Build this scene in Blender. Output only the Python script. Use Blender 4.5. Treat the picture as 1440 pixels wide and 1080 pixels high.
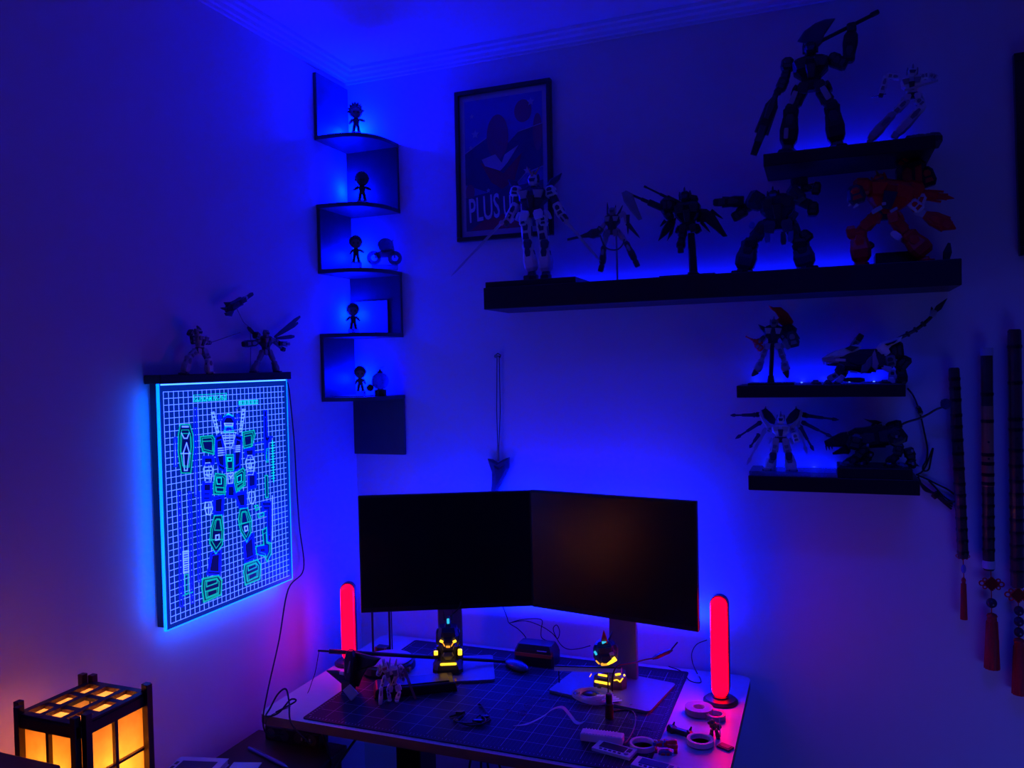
import bpy, math, random
from mathutils import Vector, Matrix
random.seed(7)
for o in list(bpy.data.objects): bpy.data.objects.remove(o)
SC = bpy.context.scene
COL = SC.collection
# ---------------------------------------------------------------- camera
FPX, YAW, PITCH, ROLL = 1118.18, 0.3721217, 0.0222524, -0.0230198
CAM = Vector((1.53, -2.40, 1.66))
WV = Vector((-math.sin(YAW)*math.cos(PITCH), math.cos(YAW)*math.cos(PITCH), -math.sin(PITCH)))
_r = Vector((math.cos(YAW), math.sin(YAW), 0)); _u = _r.cross(WV)
RV = _r*math.cos(ROLL)+_u*math.sin(ROLL); UV = -_r*math.sin(ROLL)+_u*math.cos(ROLL)
cd = bpy.data.cameras.new('camera'); cam = bpy.data.objects.new('camera', cd); COL.objects.link(cam)
cd.sensor_width = 36; cd.lens = FPX/1440*36; cd.clip_start = 0.02
m3 = Matrix((RV, UV, -WV)).transposed().to_4x4(); m3.translation = CAM; cam.matrix_world = m3
SC.camera = cam
# ---------------------------------------------------------------- world, lights, exposure
W = bpy.data.worlds.new('world'); SC.world = W; W.use_nodes = True
W.node_tree.nodes['Background'].inputs[0].default_value = (0.010, 0.008, 1.0, 1)
W.node_tree.nodes['Background'].inputs[1].default_value = 0.036
SC.view_settings.view_transform = 'Standard'; SC.view_settings.look = 'None'
SC.view_settings.exposure = 0; SC.view_settings.gamma = 1; SC.view_settings.use_curve_mapping = False
BLUE = (0.0005, 0.006, 1.0); PURE = (0.0, 0.002, 1.0)
def area(name, loc, size, power, color, direction, spread=180):
    l = bpy.data.lights.new(name, 'AREA'); l.shape = 'RECTANGLE'; l.size, l.size_y = size
    l.energy = power; l.color = color; l.spread = math.radians(spread)
    o = bpy.data.objects.new(name, l); COL.objects.link(o); o.location = loc
    d = Vector(direction).normalized(); x = Vector((0, 1, 0)) if size[0] > 0 and abs(d.y) < 0.1 and name.startswith('side') else Vector((1, 0, 0))
    y = (-d).cross(x).normalized(); x = y.cross(-d)
    mm = Matrix((x, y, -d)).transposed().to_4x4(); mm.translation = Vector(loc); o.matrix_world = mm
    return o
def point(name, loc, power, color, r=0.012):
    l = bpy.data.lights.new(name, 'POINT'); l.energy = power; l.color = color; l.shadow_soft_size = r
    o = bpy.data.objects.new(name, l); COL.objects.link(o); o.location = loc; return o
# LED tape stuck along the rear edge of the desk behind the screens (washes the wall) and one along its underside
area('desk_led_light', (0.70, -0.045, 0.90), (1.05, 0.012), 8.0, BLUE, (0, 0.75, 0.5))
area('desk_led_light', (0.72, -0.05, 0.700), (1.00, 0.012), 1.6, PURE, (0, 1.0, -0.6))
# LED tape on the backs of the two monitors (chips every 20 cm or so)
for (x, y, z) in ((.30, -.17, 1.17), (.50, -.12, 1.19), (.68, -.085, 1.20), (.90, -.105, 1.20), (1.08, -.120, 1.19), (1.08, -.12, 1.02), (.30, -.17, 1.0)):
    point('monitor_led_light', (x, y, z), 0.9 if x < .4 else 1.8, BLUE, .02)
# added fill light, unseen off to the right, lifts the lower right wall
point('room_fill_light', (2.5, -1.0, .30), 11.0, (.085, .11, 1), .45)
# unseen blue fill added under the ceiling to brighten the desk from above
area('overhead_fill_light', (1.65, -1.15, 2.67), (1.2, .02), 6.5, (.002, .012, 1.0), (-.15, .1, -1), 110)
# LED tapes on the backs of the wall shelves
for (x0, x1, z, p) in ((0.75, 1.78, 1.902, .55), (1.44, 1.74, 2.209, .22), (1.34, 1.70, 1.600, .24), (1.37, 1.74, 1.356, .26)):
    area('shelf_led_light', ((x0+x1)/2, -0.030, z), (x1-x0, 0.006), p, PURE, (0, 0.45, 1))
# small LED spots of the corner shelf
for (x, y, z, p) in ((.042, -.036, 2.475, 17.0), (.030, -.045, 2.275, 5.5), (.045, -.036, 2.050, 3.8), (.034, -.052, 1.850, 4.4), (.045, -.036, 1.630, 3.4)):
    point('corner_led_light', (x, y, z), p, PURE, .02)

# ---------------------------------------------------------------- pixel rays -> real planes of the room
def ray(px, py): return WV + RV*((px-720)/FPX) - UV*((py-540)/FPX)
def wall(px, py, d=0.0): r = ray(px, py); return CAM + r*((-d-CAM.y)/r.y)
def left(px, py, d=0.0): r = ray(px, py); return CAM + r*((d-CAM.x)/r.x)
def onz(px, py, z): r = ray(px, py); return CAM + r*((z-CAM.z)/r.z)
X, Y, Z = Vector((1, 0, 0)), Vector((0, 1, 0)), Vector((0, 0, 1))

# ---------------------------------------------------------------- materials
MT = {}
def mat(name, rgb, rough=0.5, metal=0.0, emit=None, es=1.0, noise=0.0, nscale=40, bump=0.0, alpha=None, trans=0.0):
    if name in MT: return MT[name]
    m = bpy.data.materials.new(name); m.use_nodes = True; nt = m.node_tree; b = nt.nodes['Principled BSDF']
    b.inputs['Base Color'].default_value = (*rgb, 1); b.inputs['Roughness'].default_value = rough; b.inputs['Metallic'].default_value = metal
    if emit: b.inputs['Emission Color'].default_value = (*emit, 1); b.inputs['Emission Strength'].default_value = es
    if trans: b.inputs['Transmission Weight'].default_value = trans; b.inputs['IOR'].default_value = 1.2
    if noise or bump:
        tc = nt.nodes.new('ShaderNodeTexCoord'); n = nt.nodes.new('ShaderNodeTexNoise'); n.inputs['Scale'].default_value = nscale; n.inputs['Detail'].default_value = 5
        nt.links.new(tc.outputs['Object'], n.inputs['Vector'])
        if noise:
            r = nt.nodes.new('ShaderNodeMix'); r.data_type = 'RGBA'
            r.inputs['A'].default_value = (*[c*(1-noise) for c in rgb], 1); r.inputs['B'].default_value = (*[min(1, c*(1+noise)) for c in rgb], 1)
            nt.links.new(n.outputs['Fac'], r.inputs['Factor']); nt.links.new(r.outputs['Result'], b.inputs['Base Color'])
        if bump:
            bp = nt.nodes.new('ShaderNodeBump'); bp.inputs['Strength'].default_value = bump; bp.inputs['Distance'].default_value = 0.002
            nt.links.new(n.outputs['Fac'], bp.inputs['Height']); nt.links.new(bp.outputs['Normal'], b.inputs['Normal'])
    MT[name] = m; return m
def wood(name, c0, c1, rough=0.4, axis='X', scale=6):
    if name in MT: return MT[name]
    m = mat(name, c0, rough); nt = m.node_tree; b = nt.nodes['Principled BSDF']
    tc = nt.nodes.new('ShaderNodeTexCoord'); mp = nt.nodes.new('ShaderNodeMapping')
    mp.inputs['Scale'].default_value = {'X': (1.0, 14, 14), 'Y': (14, 1.0, 14), 'Z': (14, 14, 1.0)}[axis]
    n = nt.nodes.new('ShaderNodeTexNoise'); n.inputs['Scale'].default_value = scale; n.inputs['Detail'].default_value = 8; n.inputs['Distortion'].default_value = 0.6
    r = nt.nodes.new('ShaderNodeMix'); r.data_type = 'RGBA'; r.inputs['A'].default_value = (*c0, 1); r.inputs['B'].default_value = (*c1, 1)
    nt.links.new(tc.outputs['Object'], mp.inputs['Vector']); nt.links.new(mp.outputs['Vector'], n.inputs['Vector'])
    nt.links.new(n.outputs['Fac'], r.inputs['Factor']); nt.links.new(r.outputs['Result'], b.inputs['Base Color']); return m
PAINT = mat('wall_paint', (.74, .74, .74), .85, noise=.03, nscale=3, bump=.06)
PLASTER = mat('ceiling_plaster', (.78, .78, .78), .85)
BLACKWOOD = mat('black_lacquer', (.012, .011, .012), .45, noise=.2, nscale=25)
SHELFBLK = mat('corner_shelf_veneer', (.05, .048, .055), .45, noise=.2, nscale=25)
BLACK = mat('black_plastic', (.010, .010, .011), .35)
RUBBER = mat('black_cable', (.008, .008, .009), .5)
TBLACK = mat('toy_black', (.014, .014, .018), .4, noise=.3, nscale=60)
TDARK = mat('toy_dark_grey', (.05, .05, .06), .4, noise=.3, nscale=60)
TGREY = mat('toy_grey', (.26, .26, .28), .4, noise=.2, nscale=60)
TWHITE = mat('toy_white', (.82, .82, .82), .4, noise=.1, nscale=60)
TDIM = mat('toy_pale_grey', (.48, .48, .50), .4, noise=.15, nscale=60)
TNAVY = mat('toy_navy', (.02, .03, .10), .35, noise=.2, nscale=60)
TBLUE = mat('toy_blue', (.05, .10, .55), .3)
TRED = mat('toy_red', (.80, .03, .02), .3, noise=.2, nscale=60)
TGOLD = mat('toy_gold', (.75, .5, .12), .3, metal=.7)
TSTEEL = mat('toy_steel', (.35, .35, .4), .25, metal=.8)
PALE = mat('pale_plastic', (.82, .82, .80), .5)
PAPERW = mat('white_paper', (.7, .7, .7), .8)
METAL = mat('brushed_grey_metal', (.26, .24, .23), .45, metal=.3)

# ---------------------------------------------------------------- mesh builder
class MB:
    def __init__(s): s.v, s.f, s.m, s.mats, s.cur = [], [], [], [], 0
    def use(s, m):
        if m not in s.mats: s.mats.append(m)
        s.cur = s.mats.index(m); return s
    def add(s, vs, fs):
        n = len(s.v); s.v += [Vector(p) for p in vs]; s.f += [[i+n for i in f] for f in fs]; s.m += [s.cur]*len(fs)
    def box(s, c, d, U=X, V=Y, N=Z, taper=1.0):
        c = Vector(c); hx, hy, hz = [q/2 for q in d]
        vs = [c+U*(a*hx*(taper if k > 0 else 1))+V*(b*hy*(taper if k > 0 else 1))+N*(k*hz) for k in (-1, 1) for a, b in ((-1, -1), (1, -1), (1, 1), (-1, 1))]
        s.add(vs, [[3, 2, 1, 0], [4, 5, 6, 7], [0, 1, 5, 4], [1, 2, 6, 5], [2, 3, 7, 6], [3, 0, 4, 7]]); return s
    def bx(s, a, b):
        return s.box([(p+q)/2 for p, q in zip(a, b)], [abs(q-p) for p, q in zip(a, b)])
    def loft(s, a, b, prof, D, ch=.30):
        """prof: (t, width, depth[, shift across, shift along D]); D = depth direction; chamfered rectangular sections"""
        a, b = Vector(a), Vector(b); ax = b-a; D = Vector(D)
        Wd = ax.cross(D)
        Wd = Wd.normalized() if Wd.length > 1e-9 else X
        Dd = Wd.cross(ax).normalized()
        if Dd.dot(D) < 0: Dd = -Dd
        rings = []
        for q in prof:
            t, w, d = q[:3]; o = a+ax*t+(Wd*q[3] if len(q) > 3 else Vector())+(Dd*q[4] if len(q) > 4 else Vector())
            w, d = w/2, d/2; k = ch*min(w, d)*1.2
            rings.append([o+Wd*x+Dd*y for x, y in ((-w+k, -d), (w-k, -d), (w, -d+k), (w, d-k), (w-k, d), (-w+k, d), (-w, d-k), (-w, -d+k))])
        vs = [p for r in rings for p in r]; n = len(rings); fs = [list(range(7, -1, -1)), [8*(n-1)+i for i in range(8)]]
        for k in range(n-1):
            for i in range(8): fs.append([8*k+i, 8*k+(i+1) % 8, 8*k+8+(i+1) % 8, 8*k+8+i])
        s.add(vs, fs); return s
    def tube(s, pts, r, n=8, closed=False, flat=1.0):
        pts = [Vector(p) for p in pts]; m = len(pts); rr = r if isinstance(r, (list, tuple)) else [r]*m
        T0 = (pts[1]-pts[0]).normalized(); A = T0.orthogonal().normalized(); vs, fs = [], []
        for i, p in enumerate(pts):
            if closed: T = (pts[(i+1) % m]-pts[i-1])
            else: T = pts[min(i+1, m-1)]-pts[max(i-1, 0)]
            T = T.normalized() if T.length > 1e-9 else T0
            A = (A-T*A.dot(T)); A = A.normalized() if A.length > 1e-6 else T.orthogonal().normalized(); B = T.cross(A)
            for k in range(n):
                g = 2*math.pi*k/n; vs.append(p+A*(rr[i]*math.cos(g))+B*(rr[i]*math.sin(g)*flat))
        for i in range(m if closed else m-1):
            j = (i+1) % m
            for k in range(n): fs.append([i*n+k, i*n+(k+1) % n, j*n+(k+1) % n, j*n+k])
        if not closed: fs += [list(range(n-1, -1, -1)), [(m-1)*n+k for k in range(n)]]
        s.add(vs, fs); return s
    def lathe(s, c, prof, n=20, A=Z, U=None, ell=1.0):
        c = Vector(c); A = Vector(A).normalized(); U = Vector(U).normalized() if U else A.orthogonal().normalized(); V = A.cross(U); vs, fs = [], []
        for h, r in prof:
            for k in range(n):
                g = 2*math.pi*k/n; vs.append(c+A*h+U*(r*math.cos(g))+V*(r*math.sin(g)*ell))
        for i in range(len(prof)-1):
            for k in range(n): fs.append([i*n+k, i*n+(k+1) % n, (i+1)*n+(k+1) % n, (i+1)*n+k])
        fs += [list(range(n-1, -1, -1)), [(len(prof)-1)*n+k for k in range(n)]]
        s.add(vs, fs); return s
    def ell(s, c, r, nu=14, nv=9, U=X, V=Y, N=Z):
        c = Vector(c); r = r if isinstance(r, (tuple, list)) else (r, r, r)
        prof = [(math.cos(math.pi*i/nv), math.sin(math.pi*i/nv)) for i in range(1, nv)]
        vs = [c-N*0+N*r[2]]; fs = []
        for h, q in prof:
            for k in range(nu):
                g = 2*math.pi*k/nu; vs.append(c+U*(r[0]*q*math.cos(g))+V*(r[1]*q*math.sin(g))+N*(r[2]*h))
        vs.append(c-N*r[2]); L = len(vs)-1
        for k in range(nu): fs.append([0, 1+k, 1+(k+1) % nu]); fs.append([L, L-nu+(k+1) % nu, L-nu+k])
        for i in range(nv-2):
            for k in range(nu): fs.append([1+i*nu+k, 1+(i+1)*nu+k, 1+(i+1)*nu+(k+1) % nu, 1+i*nu+(k+1) % nu])
        s.add(vs, fs); return s
    def poly(s, pts, N, thick, edge=1.0):
        """outline polygon extruded by thick along N (centred), front face drawn in by 'edge' for a bevelled look"""
        pts = [Vector(p) for p in pts]; n = len(pts); c = sum(pts, Vector())/n; N = Vector(N)
        vs = [p-N*thick/2 for p in pts]+[p+N*thick*.2 for p in pts]+[c+(p-c)*edge+N*thick/2 for p in pts]
        fs = [list(range(n-1, -1, -1)), [2*n+i for i in range(n)]]
        for i in range(n):
            j = (i+1) % n; fs.append([i, j, n+j, n+i]); fs.append([n+i, n+j, 2*n+j, 2*n+i])
        s.add(vs, fs); return s
    def grid(s, rows):
        """sheet given as rows of points, two-sided"""
        n = len(rows[0]); vs = [p for r in rows for p in r]; fs = []
        for i in range(len(rows)-1):
            for k in range(n-1): fs.append([i*n+k, i*n+k+1, (i+1)*n+k+1, (i+1)*n+k])
        s.add(vs, fs); return s
    def strip(s, pts, N, w, t):
        """flat ribbon-like line of width w in the plane with normal N, thickness t"""
        pts = [Vector(p) for p in pts]
        for a, b in zip(pts, pts[1:]):
            d = (b-a)
            if d.length < 1e-7: continue
            u = d.normalized(); v = N.cross(u)
            s.box((a+b)/2+N*t/2, (d.length+w*.9, w, t), u, v, N)
        return s
    def text(s, txt, o, U, V, N, h, depth=.0004, width=None, bold=0.0):
        cu = bpy.data.curves.new('t', 'FONT'); cu.body = txt; cu.size = 1.0; cu.extrude = 0.0; cu.offset = bold; cu.resolution_u = 3
        ob = bpy.data.objects.new('t', cu); COL.objects.link(ob); bpy.context.view_layer.update()
        me = bpy.data.meshes.new_from_object(ob.evaluated_get(bpy.context.evaluated_depsgraph_get()))
        xs = [v.co.x for v in me.vertices]; ys = [v.co.y for v in me.vertices]
        x0, x1, y0, y1 = min(xs), max(xs), min(ys), max(ys); k = h/(y1-y0); kx = width/(x1-x0) if width else k
        s.add([Vector(o)+U*((v.co.x-x0)*kx)+V*((v.co.y-y0)*k)+N*depth for v in me.vertices], [list(p.vertices) for p in me.polygons])
        bpy.data.objects.remove(ob); bpy.data.curves.remove(cu); bpy.data.meshes.remove(me); return s
    def build(s, name, material=None, parent=None, bevel=0.0, smooth=False, org=None, **props):
        if material is not None and not s.mats: s.mats = [material]
        root = parent
        base = Vector()
        if parent is not None:
            q = parent
            while q is not None: base = base+q.location; q = q.parent
        else:
            if org is None:
                xs = [p.x for p in s.v]; ys = [p.y for p in s.v]; zs = [p.z for p in s.v]
                org = Vector(((min(xs)+max(xs))/2, (min(ys)+max(ys))/2, min(zs)))
            base = Vector(org)
        me = bpy.data.meshes.new(name); me.from_pydata([p-base for p in s.v], [], s.f)
        for mm in s.mats: me.materials.append(mm)
        me.polygons.foreach_set('material_index', s.m)
        if smooth: me.polygons.foreach_set('use_smooth', [True]*len(me.polygons))
        me.update(); o = bpy.data.objects.new(name, me); COL.objects.link(o)
        if parent is not None: o.parent = parent
        else: o.location = base
        if bevel:
            bm = o.modifiers.new('bevel', 'BEVEL'); bm.width = bevel; bm.segments = 2; bm.limit_method = 'ANGLE'; bm.angle_limit = math.radians(40)
        for k, val in props.items(): o[k] = val
        return o
def thing(name, label, cat, loc, group=None):
    o = bpy.data.objects.new(name, None); COL.objects.link(o); o.location = Vector(loc); o.empty_display_size = .02
    o['label'] = label; o['category'] = cat
    if group: o['group'] = group
    return o
def tag(o, label, cat, group=None):
    o['label'] = label; o['category'] = cat
    if group: o['group'] = group
    return o
def struct(o): o['kind'] = 'structure'; return o
def smooth_path(pts, n=6):
    pts = [Vector(p) for p in pts]; out = []
    P = [pts[0]*2-pts[1]]+pts+[pts[-1]*2-pts[-2]]
    for i in range(1, len(P)-2):
        a, b, c, d = P[i-1:i+3]
        for k in range(n):
            t = k/n; out.append(.5*((2*b)+(c-a)*t+(2*a-5*b+4*c-d)*t*t+(3*b-a-3*c+d)*t**3))
    out.append(pts[-1]); return out

# ================================================================ ROOM
CEIL = 2.69
struct(MB().bx((-.12, 0, -.1), (3.6, .12, CEIL)).build('wall_back', PAINT))
struct(MB().bx((-.12, -4.4, -.1), (0, 0, CEIL)).build('wall_left', PAINT))
struct(MB().bx((-.12, -4.4, CEIL), (3.6, .12, CEIL+.1)).build('ceiling', PLASTER))
FLOORM = wood('floor_boards', (.10, .055, .03), (.16, .09, .05), .45, 'Y', 5)
fl = struct(MB().bx((0, -4.4, -.1), (3.6, 0, -.012)).build('floor', FLOORM))
for k in range(24):
    MB().bx((k*.15+.0015, -4.4, -.012), (k*.15+.1485, 0, 0)).build('board', FLOORM, fl, bevel=.0015)
# crown moulding: stepped profile (offset from wall, height below ceiling)
CR = [(0, .040), (.010, .040), (.012, .033), (.020, .031), (.024, .022), (.034, .018), (.038, .010), (.050, .008), (.054, 0.0), (0, 0)]
def crown(name, pts_fn, ends):
    b = MB(); n = len(CR); rows = [[pts_fn(o, h, e) for o, h in CR] for e in ends]
    b.add(rows[0]+rows[1], [[i, (i+1) % n, n+(i+1) % n, n+i] for i in range(n)]+[list(range(n-1, -1, -1)), [n+i for i in range(n)]])
    return struct(b.build(name, PLASTER))
crown('trim_1', lambda o, h, e: Vector((o if e == 0 else 3.6, -o, CEIL-h-.0005)), (0, 1))
crown('trim_2', lambda o, h, e: Vector((o, -o if e == 0 else -4.4, CEIL-h-.0005)), (0, 1))
for nm, a, b_ in (('baseboard_back', (0.016, -.015, 0), (3.6, 0, .09)), ('baseboard_left', (0, -4.4, 0), (.015, 0, .09))):
    struct(MB().bx(a, b_).build(nm, PLASTER, bevel=.004))

# ================================================================ WALL SHELVES
def shelf(label, x0, x1, z0, z1, d, strip):
    t = thing('floating_shelf', label, 'shelf', ((x0+x1)/2, 0, z0))
    MB().bx((x0, -d, z0), (x1, -.0005, z1)).build('board', BLACKWOOD, t, bevel=.002)
    if strip:
        b = MB().bx((strip[0], -.018, z1), (strip[1], -.008, z1+.002)).build('led_strip', mat('led_tape', (.5, .5, .5), .5), t)
        e = MB(); k = int((strip[1]-strip[0])/.062)
        for i in range(k+1):
            x = strip[0]+.012+i*.062
            if x < strip[1]-.01: e.bx((x-.0025, -.0155, z1+.002), (x+.0025, -.0105, z1+.0035))
        e.build('led_chips', mat('led_blue', (0, 0, .2), .5, emit=(.05, .12, 1), es=6), b, kind='stuff')
    return t
ZL, ZU, ZC, ZD_ = 1.897, 2.204, 1.593, 1.347
shelf('long black floating wall shelf carrying the row of five large robot models', .586, 1.849, 1.832, ZL, .20, (.75, 1.78))
shelf('short black floating shelf highest on the wall under the axe robot', 1.393, 1.797, 2.171, ZU, .19, (1.44, 1.74))
shelf('short black floating shelf under the pale long-tailed beast model', 1.312, 1.727, 1.560, ZC, .16, (1.34, 1.70))
shelf('short black floating shelf lowest on the wall, under the clear plastic block', 1.338, 1.758, 1.307, ZD_, .15, (1.37, 1.74))

# ================================================================ CORNER SHELF (zigzag)
S = .20; TK = .013
zz = [left(450, y, 0.0).z for y in (195, 289.5, 380, 469.5, 559.5)]
zz_top = left(450, 108, 0).z; zz_bot = wall(575, 639, 0).z
cs = thing('corner_shelf', 'black zigzag corner shelf with five curved tiers in the room corner', 'shelf', (.1, -.1, zz_bot))
for z in zz:
    pts = [(0.0005, -.0005, z), (S, -.0005, z)]
    for k in range(1, 14):
        g = k/14*math.pi/2
        # superellipse front: bows out between the two walls
        pts.append((S*math.cos(g)**.62, -S*math.sin(g)**.62, z))
    pts.append((.0005, -S, z))
    MB().poly([Vector(p)-Z*TK/2 for p in pts], Z, TK).build('shelf_tier', SHELFBLK, cs)
tops = [zz_top]+[z-TK for z in zz]
for k, (za, zb) in enumerate(zip(tops, zz+[zz_bot])):
    if k % 2 == 0: MB().bx((.0005, -S+.001, zb), (TK, -.0145, za)).build('side_panel', SHELFBLK, cs)
    else: MB().bx((.0005, -TK, zb), (S-.001, -.0005, za)).build('side_panel', SHELFBLK, cs)

# ---------------------------------------------------------------- little big-headed dolls
def doll(label, px, py, k, h, hair, skin, cloth, kind='round', arms=(-1.0, -1.0), face=Vector((.55, -.83, 0)), d=.112):
    c = wall(px, py, d); F = face.normalized(); R = Z.cross(F).normalized(); z0 = zz[k]
    t = thing('chibi_figurine', label, 'figurine', (c.x, c.y, z0), 'figurines on the corner shelf')
    MB().lathe((c.x, c.y, z0), [(0, h*.20), (c.z-z0-.001, h*.20), (c.z-z0, h*.18)], 20).build('clear_riser', mat('riser_clear', (.5, .5, .6), .1, trans=.9), t)
    b = MB()
    for sgn in (-1, 1):
        b.loft(c+R*sgn*h*.10, c+R*sgn*h*.055+Z*h*.26, [(0, .13*h, .16*h, 0, .02*h), (.25, .1*h, .11*h), (1, .11*h, .11*h)], F)
    b.build('trousers', TBLACK, t)
    MB().loft(c+Z*h*.24, c+Z*h*.52, [(0, .22*h, .16*h), (.3, .19*h, .15*h), (.8, .25*h, .16*h), (1, .12*h, .1*h)], F).build('jacket', cloth, t)
    for sgn, an in zip((-1, 1), arms):
        a = c+R*sgn*h*.11+Z*h*.47; e = a+R*sgn*h*.20*math.cos(an)+Z*h*.22*math.sin(an)+F*h*.04
        MB().loft(a, e, [(0, .08*h, .08*h), (.7, .085*h, .085*h), (.75, .06*h, .06*h), (1, .06*h, .05*h)], F).build('arm', cloth, t)
    hc = c+Z*h*.72
    hd = MB().ell(hc, (h*.215, h*.2, h*.22), 16, 10).build('head', skin, t, smooth=True)
    hb = MB().ell(hc+Z*h*.045-F*h*.045, (h*.245, h*.225, h*.235), 16, 10)
    for kk in range(26):
        g = 2*math.pi*kk*.618; el = -.2+1.7*(kk/26)
        d_ = (X*math.cos(g)+Y*math.sin(g))*math.cos(el)+Z*math.sin(el)
        if d_.dot(F) > .35 and el < .6: continue
        o = hc+Z*h*.04-F*h*.03+d_*h*.17; L = h*((.13+.06*random.random()) if kind == 'spiky' else .09)
        hb.lathe(o, [(0, h*.075), (L*.55, h*.045), (L, h*.004)], 6, A=d_ if kind == 'spiky' else (d_-Z*.5))
    hb.build('hair', hair, hd, smooth=False)
    for sgn in (-1, 1): MB().ell(hc+F*h*.185+R*sgn*h*.075-Z*h*.03, (h*.028, h*.028, h*.042), 8, 6).build('eye', BLACK, hd)
    return t
SKIN = mat('figurine_skin', (.30, .21, .16), .5); HAIRD = mat('figurine_dark_hair', (.03, .03, .035), .5); HAIRB = mat('figurine_brown_hair', (.06, .045, .04), .5)
doll('spiky-haired small figurine on the top tier of the corner shelf', 501, 187, 0, .094, HAIRB, SKIN, TDARK, 'spiky', (-.9, -.25))
doll('round dark-headed figurine standing alone on the second tier of corner shelf', 509.5, 283, 1, .098, HAIRD, HAIRD, TBLACK, 'round', (-.5, -.4))
doll('dark-haired figurine beside the toy motorcycle on the third tier', 501, 369, 2, .090, HAIRD, SKIN, TBLACK, 'round', (-1.0, -.5))
doll('dark-haired figurine standing alone before a pale card on the fourth tier', 497, 463, 3, .088, HAIRD, SKIN, TDARK, 'round', (-.7, -.8))
doll('short dark-haired figurine beside the round toy ball on lowest tier', 507, 550, 4, .084, HAIRD, SKIN, TDARK, 'round', (-1.1, -1.1))
# translucent ball vehicle, third tier
SMOKE = mat('smoky_clear_plastic', (.12, .12, .2), .2, trans=.6)
c = wall(541, 373, .085); c.z = max(c.z, zz[2]+.001); t = thing('toy_motorcycle', 'small smoky toy motorcycle with fat wheels on the third corner tier', 'toy vehicle', c)
AX = Vector((.83, .55, 0)).normalized(); SD = Vector((-.55, .83, 0)).normalized()
MB().box((c.x, c.y, (zz[2]+c.z)/2), (.085, .03, c.z-zz[2]), AX, SD).build('clear_riser', mat('riser_clear', (.5, .5, .6), .1, trans=.9), t)
for k in (-1, 1):
    w = MB(); w.tube([c+AX*(k*.034)+Z*.024+(AX*math.cos(g)+Z*math.sin(g))*.017 for g in [i*math.pi/9 for i in range(18)]], .007, 8, closed=True).build('wheel', SMOKE, t, smooth=True)
MB().loft(c+AX*-.032+Z*.03, c+AX*.03+Z*.046, [(0, .012, .014), (.3, .022, .022), (.7, .03, .026), (1, .012, .012)], SD).build('body', SMOKE, t)
MB().ell(c+AX*.004+Z*.066, (.028, .024, .024), 14, 8).build('canopy', SMOKE, t, smooth=True)
MB().tube([c+AX*.034+Z*.024, c+AX*.030+Z*.060, c+AX*.026+Z*.082], .0025).build('fork', TGREY, t)
MB().tube([c+AX*.028+SD*-.02+Z*.080, c+AX*.026+SD*.02+Z*.080], .002).build('handlebar', TGREY, t)
# round bomb, fifth tier
c = wall(535, 550, .09); t = thing('toy_bomb', 'round dark toy ball with knob and collar on the lowest corner tier', 'toy', c)
MB().lathe((c.x, c.y, zz[4]), [(0, .019), (c.z-zz[4]+.004, .02), (c.z-zz[4]+.006, .012)], 18).build('foot_ring', TBLACK, t)
MB().ell(c+Z*.034, (.029, .029, .029), 20, 12).build('ball', SMOKE, t, smooth=True)
MB().lathe(c+Z*.061, [(0, .010), (.005, .010), (.006, .005), (.012, .003)], 12).build('collar', TBLACK, t)
MB().tube(smooth_path([c+Z*.072, c+Z*.079+X*.004, c+Z*.078+X*.01, c+Z*.084+X*.014]), .0012, 6).build('fuse', TGREY, t)
MB().ell(c+Vector((-.032, -.012, .012)), (.012, .012, .012)).build('small_ball', TBLACK, t, smooth=True)
# backing cards
tag(MB().bx((.02, -.0185, zz[3]), (.150, -.0165, zz[3]+.115)).build('display_card', mat('clear_card', (.35, .35, .4), .3)), 'pale card leaning behind the figurine on the fourth corner tier', 'card')
tag(MB().bx((.0145, -.15, zz[4]+.0002), (.13, -.03, zz[4]+.0032)).build('booklet', TGREY), 'thin grey booklet lying under the figurine on the lowest corner tier', 'booklet')

# ================================================================ ROBOT MODELS
ARM = [(0, .75, .8), (.10, 1, 1), (.82, 1, 1), (1, .75, .8)]
THIGH = [(0, .75, .8), (.12, 1, 1), (.7, .92, .95), (1, .7, .7)]
SHIN = [(0, .62, .7), (.10, .95, 1.0), (.28, .88, .9), (.62, 1.15, 1.15), (.88, 1.05, 1.1), (1, .72, .8)]
TORSO = [(0, .50, .55), (.18, .56, .6), (.42, .95, .9), (.80, 1.0, 1.0), (.93, .8, .8), (1, .45, .5)]
BLOCK = [(0, .8, .8), (.12, 1, 1), (.88, 1, 1), (1, .8, .8)]
SPIKE = [(0, 1, 1), (.25, .9, .9), (.8, .45, .5), (1, .06, .2)]
PAD = [(0, .55, .7), (.2, .95, 1), (.75, 1.1, 1.05), (1, .75, .8)]
GUN = [(0, .8, .8), (.05, 1, 1), (.36, 1, 1), (.38, .55, .6), (.55, .55, .6), (.57, .38, .45), (.93, .34, .4), (.94, .45, .5), (1, .45, .5)]
CLUB = [(0, .35, .4), (.2, .42, .45), (.32, 1, .8), (.5, .85, .8), (.8, .6, .6), (1, .5, .5)]
HEADP = [(0, .55, .6), (.2, .85, .9), (.55, 1, 1), (.85, .8, .85), (1, .45, .5)]
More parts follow.
